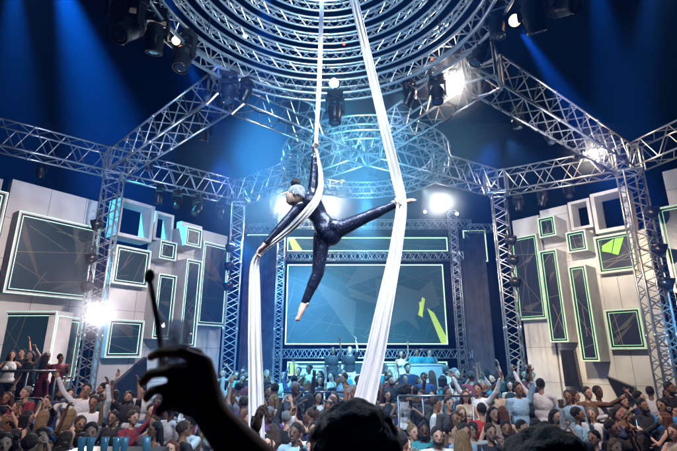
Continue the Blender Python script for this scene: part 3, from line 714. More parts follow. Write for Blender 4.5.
for px, py, lab in [(425, 212, 'small pale lamp left of the glaring lamp beside the right silk'), (457, 214, 'small pale lamp right of the glaring lamp beside the right silk'),
                    (312, 214, 'small pale lamp on the screen truss between the two glaring lamps'), (280, 212, 'small pale lamp at the left end of the screen truss')]:
    q = at(px, py, 18.2); flood(q, -math.atan2(q.x, q.y), R(12), lab, 'lens_lit', .5, 'small pale lamps on the screen truss')
# coloured lit lenses round the ring
for px, py, Y, lens, lab, sc in [(515, 21, 6.6, 'lens_amber', 'pale amber round lens lit at the right end of the ring rig', .85), (176, 41, 7.2, 'lens_amber', 'pale amber round lens lit at the left end of the ring rig', .62),
                                 (141, 25, 6.4, 'lens_red', 'small red light at the left end of the ring rig', .32), (334, 83, 9.0, 'lens_blue', 'pale blue glowing lamp at the bottom middle of the ring rig', .9),
                                 (245, 36, 8.2, 'lens_blue', 'small pale blue light inside the left half of the ring rig', .4), (446, 24, 7.8, 'lens_blue', 'small pale blue light inside the right half of the ring rig', .4),
                                 (344, 44, 8.4, 'lens_red', 'small red light high in the middle of the ring rig', .26), (432, 60, 8.4, 'lens_red', 'small red light at the lower right curve of the ring rig', .26)]:
    q = at(px, py, Y); flood(q, -math.atan2(q.x, q.y), R(35), lab, lens, sc, 'coloured lights of the ring rig')
# --- lit lamps: beams from the rig, and from unseen sources above the frame
g = globals().get('LK', 1.0)
spot(at(334, 86, 8.9), (at(340, 200, 15)), TEAL, 3800, 80, 1, .12)                 # glow below the ring
def beam(p0, p1, Y, col, e, ang): spot(at(p0[0], p0[1], Y), at(p1[0], p1[1], Y), col, e, ang, 1, .15)
beam((52, -45), (112, 150), 16.5, DB, 130000, 22)
beam((14, -40), (14, 110), 16.5, DB, 45000, 20)
beam((160, -30), (205, 130), 17.5, BL_, 18000, 17)
beam((590, -45), (615, 90), 17.0, DB, 26000, 20)
beam((655, -45), (640, 90), 18.0, DB, 16000, 15)
spot((-2.6, 13, 15.5), (-2.2, 12.4, 4), BL_, 18000, 22, 1, .15)
spot(at(520, 29, 6.7), at(600, 150, 8.5), BL_, 45000, 17, 1, .06)
spot(at(180, 50, 7.3), at(215, 120, 9), BL_, 18000, 22, 1, .06)
# blue and teal wash spots added below the truss nodes, no fixtures
for k, tx, ty, col, e, an in [('C', .5, 17.5, (.25, .72, 1), 6500, 60), ('A', -2.5, 14.5, (.12, .55, 1), 9000, 70), ('B', 2.5, 15, (.15, .6, 1), 6000, 70), ('BL', -1.5, 13.5, CY, 6000, 70)]:
    p = N[k]; spot((p.x, p.y - .3, p.z - 2.2), (tx, ty, 1), col, e, an, 1, .15)
# mostly blue spots, without fixtures, added to brighten the ring rig and trusses
spot((-.3, 6.0, 5.2), (-.3, 6.6, 9), (.20, .55, 1), 700, 110, 1, .2)
spot((-.3, 3.0, 7.2), (-.3, 8.6, 8.9), (.55, .8, 1), 2500, 80, 1, .2)
spot((.6, 9.5, 6.0), (.8, 13.5, 9), (.2, .65, 1), 3000, 100, 1, .2)
spot((-5.5, 9.0, 6.0), (-6, 12, 9), (.35, .55, 1), 1300, 110, 1, .2)
spot((6.0, 9.0, 6.0), (6.5, 12.5, 9), (.8, .82, 1), 1500, 110, 1, .2)
# spots added over the crowd without fixtures, the last a blue fill
spot((-1.6, 8.2, 8.2), (-1.0, 8.6, 0), (.22, .62, 1), 2000, 48, .9, .15)
spot((1.3, 8.6, 8.2), (1.5, 9.8, 0), (.60, .80, 1), 2600, 44, .8, .15)
spot((-4.2, 4.5, 8.2), (-4.8, 8.8, 1), (1, .80, .78), 2200, 42, .8, .15)
spot((4.6, 4.8, 8.2), (4.6, 9.4, 1), (1, .84, .78), 2400, 42, .8, .15)
spot((.2, 2.0, 8.6), (.3, 6.6, .5), (.15, .35, 1), 250, 80, .8, .15)
# spots added in mid-air to light the two facades and the screens' frames
spot((-3.4, 8.6, 7.2), (-9.0, 14.2, 4.2), (1, .86, .84), 1500, 70, .9, .06)
spot((-1.6, 12.0, 7.2), (-6.0, 17.5, 4.0), PK, 800, 60, .9, .06)
spot((3.6, 8.6, 7.0), (8.8, 15.4, 4.2), (1, .85, .68), 2300, 66, .9, .06)
spot((2.4, 12, 7.2), (7.2, 17.5, 4.0), (1, .80, .58), 850, 60, .9, .06)
spot((9.8, 12.5, 4.0), (11.2, 15.6, 7.5), (1, .7, .38), 500, 60, .9, .1)
spot((0, 10.5, 8.3), (0, 15.5, 1.5), (.75, .9, 1), 700, 50, .8, .15)
# side spots added so the raised glass and the knuckles catch light
spot((-3.2, 1.6, 5.2), at(172, 355, .74), (.75, .85, 1), 90, 12, .8, .1)
spot((-1.2, 5.5, 6.8), at(190, 385, .74), (.5, .5, 1), 500, 12, .8, .1)
# small pools of light on the facades, from added narrow spots
spot((-4.6, 9.5, 6.8), (-7.6, 15.0, 5.6), (1, .9, .86), 900, 24, .9, .05)
spot((-4.0, 10.0, 6.8), (-8.8, 14.0, 1.6), (1, .82, .80), 1300, 26, .9, .05)
spot((4.2, 9.6, 6.8), (7.6, 16.2, 1.8), (1, .78, .50), 1700, 26, .9, .05)
spot((4.6, 9.5, 6.8), (9.2, 15.0, 5.9), (1, .84, .62), 900, 22, .9, .05)
spot((-3.0, 11.5, 6.8), (-5.2, 17.2, 1.8), (1, .84, .80), 500, 26, .9, .05)
# key spots added to brighten the acrobat and the silks, no fixtures
spot((-1.4, 1.2, 7.9), at(325, 235, 5.3), (.80, .92, 1), 1500, 38, .8, .1)
spot((2.6, 3.2, 8.3), at(340, 240, 5.3), (.55, .80, 1), 1600, 45, .8, .1)
spot((-2.4, 7.4, 8.0), at(325, 225, 5.3), (.30, .65, 1), 1500, 45, .8, .1)
spot((.5, 2.2, 8.5), at(380, 330, 5.3), (.88, .93, 1), 1500, 50, .8, .1)
spot((2.2, 1.2, 7.0), at(374, 350, 4.2), (.95, .93, 1), 2000, 40, .9, .1)
spot((-2.2, 1.5, 6.5), at(255, 350, 4.4), (.9, .93, 1), 1000, 30, .9, .1)

# ------------------------------------------------------------------ silks
YA = 4.5
def silk(pts, label, name='aerial_silk', fold=.035, seed=1, k=26, nf=2.6):
    """pts: (px, py, Y, width_m)"""
    rnd = random.Random(seed)
    P = [(at(a, b, Y), w) for a, b, Y, w in pts]
    # resample
    Q = []
    for i in range(len(P) - 1):
        n = max(2, int((P[i + 1][0] - P[i][0]).length / .05))
        for j in range(n):
            t = j / n; Q.append((P[i][0].lerp(P[i + 1][0], t), P[i][1] * (1 - t) + P[i + 1][1] * t))
    Q.append(P[-1])
    for _ in range(2):
        Q = [Q[0]] + [((Q[i - 1][0] + Q[i][0] * 2 + Q[i + 1][0]) / 4, (Q[i - 1][1] + Q[i][1] * 2 + Q[i + 1][1]) / 4) for i in range(1, len(Q) - 1)] + [Q[-1]]
    mb = MB(); n = k
    ph = [rnd.uniform(0, 6) for _ in range(4)]
    for i, (p, w) in enumerate(Q):
        d = (Q[min(i + 1, len(Q) - 1)][0] - Q[max(i - 1, 0)][0]).normalized()
        vw = (p - cam.location).normalized(); ac = d.cross(vw).normalized(); nm = ac.cross(d)
        s = i * .05
        for side in (0, 1):
            for j in range(n + 1):
                u = j / n - .5
                f = fold * min(1, w / .2) * (math.sin(u * 6.28 * nf + ph[0] + .9 * math.sin(s * 1.1 + ph[1])) + .55 * math.sin(u * 6.28 * nf * 2.1 + ph[2] + s * 1.1 + 1.5 * math.sin(s * .9)) + .35 * math.sin(s * 2.3 + u * 7) + .18 * math.sin(s * 7.1 - u * 15))
                uu = u * (1 if not side else 1)
                mb.v.append(p + ac * (uu * w) + nm * (f + (.004 if side else 0)))
    m = n + 1; T = 2 * m
    for i in range(len(Q) - 1):
        for j in range(n):
            a = i * T + j; mb.f.append([a, a + 1, a + T + 1, a + T]); b = a + m; mb.f.append([b, b + T, b + T + 1, b + 1]); mb.m += [0, 0]
        for j in (0, n):
            a = i * T + j; mb.f.append([a, a + T, a + T + m, a + m]); mb.m.append(0)
    o = mb.build(name, M['silk'], smooth=True, loc=P[0][0]); return tag(o, label, 'aerial silk', 'white aerial silks')
silk([(322, -70, 4.5, .055), (322, 0, 4.5, .055), (319, 90, 4.5, .055), (315.5, 150, 4.5, .04), (320, 166, 4.50, .04), (321.5, 184, 4.38, .055), (317, 200, 4.26, .075), (308, 211, 4.20, .085), (300, 220, 4.22, .08), (290, 229.5, 4.30, .07), (278, 239, 4.36, .06), (266, 248, 4.41, .05),
      (258, 254.5, 4.43, .06), (254.5, 262, 4.44, .085), (254.5, 280, 4.44, .11), (254.5, 330, 4.42, .125), (256, 390, 4.42, .14), (257, 480, 4.42, .15), (257, 560, 4.42, .16), (257, 650, 4.42, .17), (257, 720, 4.42, .18)], 'narrow white silk from the raised hand, over the back, hanging straight from the lower hand', seed=3, fold=.018)
silk([(338, -90, 4.4, .09), (354, 0, 4.4, .10), (378, 100, 4.4, .105), (397, 180, 4.4, .11), (402, 200, 4.34, .10), (401, 215, 4.3, .115), (395, 255, 4.3, .13), (386, 300, 4.25, .155), (374, 360, 4.2, .18), (359, 425, 4.15, .20), (350, 460, 4.15, .21), (334, 540, 4.1, .28), (318, 620, 4.1, .28), (305, 700, 4.1, .28)],
     'wide white silk wrapped at the stretched foot and falling slanting to the crowd', seed=5, fold=.024)

def ankle_wrap():
    c0 = at(400, 203, 4.37); d = (at(413, 200, 4.35) - at(394, 205, 4.4)).normalized(); a = d.orthogonal().normalized(); b = d.cross(a); pts = []
    for i in range(64):
        t = i / 63; an = t * 3.2 * 2 * math.pi; pts.append(c0 + d * (-.035 + .07 * t) + (a * math.cos(an) + b * math.sin(an)) * (.05 + .006 * math.sin(i * 1.3)))
    o = MB().path(pts, [.015 + .004 * math.sin(i * 2.1) for i in range(64)], 8).build('ankle_wrap', M['silk'], smooth=True)
    p = [q for q in bpy.data.objects if q.name.startswith('aerial_silk')][-1]; o.parent = p; o.location = -p.location
ankle_wrap()
# ------------------------------------------------------------------ hands
def hand(mb, wrist, d, palm_n, sc=1.0, curl=.5, side=1, mi=0):
    """palm with four bent fingers and a thumb; d = direction of the fingers, palm_n = where the palm looks"""
    d = Vector(d).normalized(); pn = Vector(palm_n); pn = (pn - d * pn.dot(d)).normalized(); w = d.cross(pn) * side
    wrist = Vector(wrist)
    m3 = Matrix((w, pn, d)).transposed()
    mb.ell(wrist + d * .048 * sc, (.040 * sc, .017 * sc, .052 * sc), m3, 10, 8)
    for i, (o, L) in enumerate(((-.028, .070), (-.010, .080), (.009, .075), (.026, .058))):
        p = wrist + d * .085 * sc + w * o * sc; dd = (d + w * o * 4).normalized(); q = p; r = .0095 * sc
        for k in range(3):
            a = curl * (k + .6) * .75
            q2 = q + (dd * math.cos(a) + pn * math.sin(a)) * (L * sc * (.45, .32, .23)[k])
            mb.cap(q, q2, r, r * .9, 6); q = q2; r *= .9
    p = wrist + d * .03 * sc - w * .030 * sc; q = p + (d * .5 - w * .8 + pn * .25).normalized() * .04 * sc; q2 = q + (d * .9 - w * .35 + pn * .3 * curl).normalized() * .032 * sc
    mb.cap(p, q, .0135 * sc, .011 * sc, 6); mb.cap(q, q2, .011 * sc, .009 * sc, 6)
# ------------------------------------------------------------------ people
ARM = {'down': ((.245, .03, 1.13), (.255, -.06, .88)), 'up': ((.255, -.07, 1.66), (.215, -.11, 1.92)), 'upout': ((.37, -.04, 1.60), (.47, -.08, 1.85)),
       'phone': ((.23, -.15, 1.21), (.09, -.36, 1.40)), 'chest': ((.27, -.05, 1.15), (.07, -.22, 1.22)), 'face': ((.245, -.2, 1.26), (.075, -.17, 1.50)),
       'point': ((.29, -.22, 1.42), (.34, -.45, 1.56)), 'hip': ((.36, .06, 1.20), (.21, -.03, 1.02)), 'side': ((.33, -.03, 1.18), (.42, -.16, 1.0)), 'head': ((.33, -.02, 1.62), (.13, .0, 1.80)),
       'cheer': ((.31, -.12, 1.58), (.27, -.22, 1.84)), 'sip': ((.26, -.17, 1.30), (.07, -.19, 1.57))}
POSES = {'arms down': ('down', 'side'), 'one arm raised': ('up', 'down'), 'both arms raised': ('up', 'cheer'), 'holding a hand forward': ('phone', 'down'), 'hands together at the chest': ('chest', 'chest'),
         'a hand at the face': ('face', 'down'), 'one arm lifted outwards': ('upout', 'chest'), 'pointing forward': ('point', 'side'), 'a hand on the hip': ('hip', 'phone'), 'a hand on the head': ('head', 'down'), 'both hands lifted in front': ('cheer', 'phone'),
         'both arms spread high': ('upout', 'upout'), 'drinking': ('sip', 'down')}
VAR = {}
def variant(sex, pose, top, hairk, yaw, nod=0, beard=False):
    key = (sex, pose, top, hairk, yaw, nod, beard)
    if key in VAR: return VAR[key]
    f = sex == 'woman'; L, Rr = POSES[pose]; sw = .165 if f else .195; out = {}
    kx = .86 if f else 1.0
    HM = Matrix.Translation((0, 0, 1.50)) @ Euler((nod, 0, yaw)).to_matrix().to_4x4() @ Matrix.Translation((0, 0, -1.50))
    hr = HM.to_3x3()
    def hp(x, y, z): return HM @ Vector((x, y, z))
    b = MB()
    b.ell((0, 0, 1.29), (.165 * kx, .105, .19)); b.ell((0, .005, 1.10), (.138 * kx, .092, .17)); b.ell((0, .01, .96), (.158 if not f else .165, .112, .12))
    b.cap((-sw * .86, .01, 1.415), (sw * .86, .01, 1.415), .052 * kx)
    if f:
        for s in (-1, 1): b.ell((s * .07, -.085, 1.28), (.06, .055, .06))
    b.cap((0, .015, 1.40), hp(0, -.005, 1.56), .052 * kx, .048 * kx)
    b.ell(hp(0, -.010, 1.632), (.071, .090, .107), hr); b.ell(hp(0, -.04, 1.575), (.052, .055, .058), hr)
    b.ell(hp(0, -.109, 1.617), (.0115, .017, .025), hr, 8, 6); b.ell(hp(0, -.090, 1.540), (.024, .016, .016), hr, 8, 6)
    for s in (-1, 1): b.ell(hp(s * .073, 0, 1.62), (.010, .020, .030), hr, 8, 6)
    legs = []
    for s in (-1, 1):
        hip = Vector((s * .09, .01, .93)); kn = Vector((s * .105, -.03 + .02 * s, .50)); an = Vector((s * .11, .02, .09)); legs.append((hip, kn, an))
        b.cap(hip, kn, .088, .056); b.cap(kn, an, .056, .036); b.cap(an + Vector((0, 0, -.045)), an + Vector((s * .02, -.14, -.05)), .036, .030)
    arms = []
    for s, nm in ((1, L), (-1, Rr)):
        e, w = ARM[nm]; sh = Vector((s * sw, .01, 1.41)); e = Vector((e[0] * s * (1 if not f else .92), e[1], e[2])); w = Vector((w[0] * s, w[1], w[2]))
        arms.append((s, sh, e, w)); b.cap(sh, e, .047 * kx, .038 * kx); b.cap(e, w, .037 * kx, .025 * kx)
    me = remesh(b, .0125, 3, .4)
    x = MB()
    for s, sh, e, w in arms: hand(x, w, (w - e).normalized(), (-s * .6, -.6, .1), .95, .45, -s)
    # eye sockets and the hollow under the lip
    Hi = HM.inverted()
    for v in me.vertices:
        l = Hi @ v.co
        if l.y < -.05 and l.z > 1.5:
            k = 0
            for s in (-1, 1): k += .008 * math.exp(-((l.x - s * .031) ** 2 / .018 ** 2 + (l.z - 1.634) ** 2 / .012 ** 2))
            k += .007 * math.exp(-(l.x ** 2 / .03 ** 2 + (l.z - 1.553) ** 2 / .008 ** 2))
            l.y += k; v.co = HM @ l
    x.mi = 1
    for s in (-1, 1): x.ell(hp(s * .029, -.0840, 1.631), (.0105, .0065, .0040), hr, 8, 6); x.ell(hp(s * .031, -.0880, 1.650), (.018, .0095, .0030), hr, 8, 6)
    x.mi = 2; x.ell(hp(0, -.0945, 1.567), (.024, .011, .0065), hr, 8, 6)
    join_mesh(me, x, [M['skin']], [M['skin'], M['eye'], M['lip']]); out['body'] = me
    # hair
    h = MB(); h.ell(hp(0, .012, 1.656), (.083, .097, .098), hr, 28, 20)
    for i, v in enumerate(h.v):
        l = HM.inverted() @ v
        if l.y < -.035 and l.z < 1.680:
            l.y = -.035 + (l.y + .035) * .15; l.x *= .92
        if l.z < 1.60: l.z = 1.60 + (l.z - 1.60) * .5; l.x *= .9; l.y = l.y * .92
        n = math.sin(l.x * 90 + seedv(key)) * math.cos(l.z * 80) * .004
        h.v[i] = HM @ (l + Vector((n, n, n * .6)))
    if hairk == 'long':
        for i in range(26):
            t = math.pi * (.0 + 1.0 * i / 25); cx, cy = math.cos(t) * .085, .02 + math.sin(t) * .085
            z1 = 1.27 - .09 * math.sin(t) + .05 * math.sin(i * 2.3); j = .012 * math.sin(i * 4.1)
            h.cap(hp(cx * .95, cy * .9, 1.66), hp(cx * 1.15 + j, cy + .01 - j, 1.50), .022, .020, 8); h.cap(hp(cx * 1.15 + j, cy + .01 - j, 1.50), Vector((cx * (1.15 + j * 12), cy + .04 + j, z1)), .018, .004, 8)
    if hairk == 'bob':
        for i in range(12):
            t = math.pi * (-.04 + 1.08 * i / 11); cx, cy = math.cos(t) * .088, .015 + math.sin(t) * .088; h.cap(hp(cx, cy, 1.66), hp(cx * 1.12, cy, 1.50), .028, .022, 8)
    if hairk == 'bun':
        h.ell(hp(0, .07, 1.755), (.042, .042, .04), hr, 12, 8)
    if hairk == 'curly':
        rn = random.Random(5)
        for i in range(150):
            a, c_ = rn.uniform(0, 6.28), rn.uniform(-.35, 1); s_ = math.sqrt(1 - c_ * c_)
            v = Vector((s_ * math.cos(a) * .125, s_ * math.sin(a) * .12 + .02, c_ * .115 + 1.675))
            if v.y < -.05 and v.z < 1.69: continue
            h.ell(hp(*v), rn.uniform(.022, .036), None, 8, 6)
    if hairk == 'cap': h.cap(hp(0, -.06, 1.70), hp(0, -.15, 1.69), .035, .022, 10)
    if beard:
        for i in range(11):
            t = math.pi * i / 10; h.ell(hp(math.cos(t) * .062, -.042 - math.sin(t) * .045, 1.560 - .018 * math.sin(t)), (.019, .019, .028), hr, 8, 6)
    if hairk in ('curly',): hm = remesh(h, .010, 1, .3)
    else: hm = remesh(h, .0095, 1, .4)
    hm.materials.append(M['hair'] if hairk != 'cap' else M['cloth']); out['hair'] = hm
    # clothes
    def torso(c, e, dress=False):
        c.ell((0, 0, 1.29), (.165 * kx + e, .105 + e, .185), None, 20, 12); c.ell((0, .005, 1.10), (.138 * kx + e + (.012 if not f else 0), .092 + e, .18), None, 20, 12)
        c.ell((0, .01, .975), (.150 + e + (.015 if f else 0), .108 + e, .13), None, 20, 12)
        if f:
            for s in (-1, 1): c.ell((s * .07, -.085, 1.28), (.06 + e, .055 + e, .06 + e))
    c = MB(); torso(c, .016)
    if top in ('long', 'tee', 'rolled'):
        c.cap((-sw * .86, .01, 1.412), (sw * .86, .01, 1.412), .060 * kx)
        for s in (-1, 1): c.cap((s * .055, .02, 1.455), (s * .12, .015, 1.44), .03, .035, 8)
        for s, sh, e, w in arms:
            if top == 'long': c.cap(sh, e, .060 * kx, .050 * kx); c.cap(e, e.lerp(w, .93), .049 * kx, .037 * kx)
            elif top == 'rolled': c.cap(sh, e, .060 * kx, .051 * kx); c.cap(e, e.lerp(w, .3), .050 * kx, .045 * kx)
            else: c.cap(sh, sh.lerp(e, .6), .064 * kx, .060 * kx)
    elif top == 'vest':
        for s in (-1, 1): c.cap((s * .10, -.06, 1.36), (s * .105, .03, 1.455), .025, .022, 8); c.cap((s * .105, .03, 1.455), (s * .10, .08, 1.34), .022, .025, 8)
    if top == 'dress':
        for s in (-1, 1): c.cap((s * .10, -.06, 1.36), (s * .10, .03, 1.45), .014, .012, 8); c.cap((s * .10, .03, 1.45), (s * .08, .09, 1.34), .012, .014, 8)
        c.tube((0, .005, .99), (0, -.005, .56), .165, .20, 20)
        for s in (-1, 1): c.cap((s * .08, .01, .93), (s * .10, -.02, .60), .105, .095)
    cm = remesh(c, .015, 2, .4)
    cm.materials.append(M['cloth']); out['dress' if top == 'dress' else 'shirt'] = cm
    t = MB()
    if top != 'dress':
        t.ell((0, .01, .935), (.172, .125, .12), None, 20, 12)
        for hip, kn, an in legs: t.cap(hip, kn, .100, .070); t.cap(kn, an + Vector((0, 0, .0)), .068, .052)
        tm = remesh(t, .016, 2, .4); tm.materials.append(M['cloth']); out['trousers'] = tm
    sh_ = MB()
    for hip, kn, an in legs:
        s = 1 if hip.x > 0 else -1; sh_.cap(an + Vector((0, .01, -.048)), an + Vector((s * .022, -.15, -.052)), .040, .036, 10)
    shm = sh_.mesh('shoes', M['black'], True); out['shoes'] = shm
    for k, m in out.items(): m.name = k
    VAR[key] = out; return out
def seedv(k): return sum(map(ord, str(k))) % 7
SKIN = {'fair': (.52, .32, .23), 'tan': (.38, .21, .14), 'olive': (.26, .135, .08), 'dark': (.09, .045, .03)}
CLOTH = {'white': (.70, .70, .72), 'black': (.012, .012, .015), 'navy blue': (.02, .035, .10), 'dark grey': (.05, .052, .06), 'light grey': (.42, .43, .45), 'pale blue': (.30, .50, .68), 'teal': (.03, .25, .30), 'dark red': (.22, .02, .03),
         'beige': (.50, .42, .32), 'red': (.5, .03, .03), 'pink': (.65, .28, .32), 'olive green': (.10, .11, .05), 'bright blue': (.04, .22, .55), 'brown': (.16, .08, .04), 'purple': (.14, .05, .22)}
HAIRC = {'black': (.010, .008, .008), 'brown': (.06, .032, .018), 'blond': (.30, .18, .08), 'grey': (.25, .25, .26), 'auburn': (.16, .05, .025)}
PEOPLE = []
def person(loc, rz, height, sex, pose, top, hairk, haircol, skin, col, col2='black', yaw=0, nod=0, beard=False, printed=False, label=None, group='people in the crowd', lean=0):
    v = variant(sex, pose, top, hairk, yaw, nod, beard)
    root = empty('person', loc, rz); root.scale = (height / 1.745,) * 3
    if lean: root.rotation_euler = (lean, 0, rz)
    for nm, me in v.items():
        o = bpy.data.objects.new(nm, me); COL.objects.link(o); o.parent = root
        o.color = (*{'body': SKIN[skin], 'hair': HAIRC[haircol] if hairk != 'cap' else CLOTH['black'], 'shirt': CLOTH[col], 'dress': CLOTH[col], 'trousers': CLOTH[col2], 'shoes': (.02, .02, .02)}[nm], 1)
        if nm in ('dress', 'shirt') and printed:
            o.material_slots[0].link = 'OBJECT'; o.material_slots[0].material = M['print']
    tag(root, label, 'person', group); PEOPLE.append(root); return root
# ------------------------------------------------------------------ crowd
def floor_at(x, y):
    if y > 14.6 and abs(x) < 8: return 1.1
    z = 0
    for yy, zz in STEPS:
        if y > yy: z = zz
    return z
# left podium
pa, pb = at(-60, 371, 10.9), at(66, 371, 10.9)
MBp = MB().box(pa.x, 11.0, 0, pb.x, 12.9, 1.08); struct('podium_floor', MBp, M['terrace'])
def rail(p0, p1, base, top, label, posts=4, r=.028):
    root = empty('railing', (p0[0], p0[1], base)); d = Vector((p1[0] - p0[0], p1[1] - p0[1], 0)); h = top - base
    MB().tube((0, 0, h), d + Vector((0, 0, h)), r, n=10).build('handrail', M['steel'], root, True)
    MB().tube((0, 0, h * .5), d + Vector((0, 0, h * .5)), r * .5, n=8).build('lower_rail', M['steel'], root, True)
    for i in range(posts):
        q = d * (i / (posts - 1)); MB().tube(q, q + Vector((0, 0, h - .01)), r * .8, n=8).build('post', M['steel'], root, True)
    return tag(root, label, 'railing', 'railings')
q = at(0, 371, 10.95)
rail((pa.x, 10.95), (pb.x - .25, 10.95), 1.081, q.z, 'pale railing along the front of the left podium', 5)
def px_rail(x0, x1, y, Y, label, base):
    a, b = at(x0, y, Y), at(x1, y, Y); rail((a.x, Y), (b.x, Y), base, a.z, label, 4, .022)
px_rail(283, 345, 392, 10.7, 'thin railing in the crowd left of the wide silk', .45)
px_rail(398, 472, 396, 9.0, 'thin railing in the crowd right of the wide silk', .3)
px_rail(214, 252, 388, 12.5, 'thin railing beside the foot of the back left tower', .6)

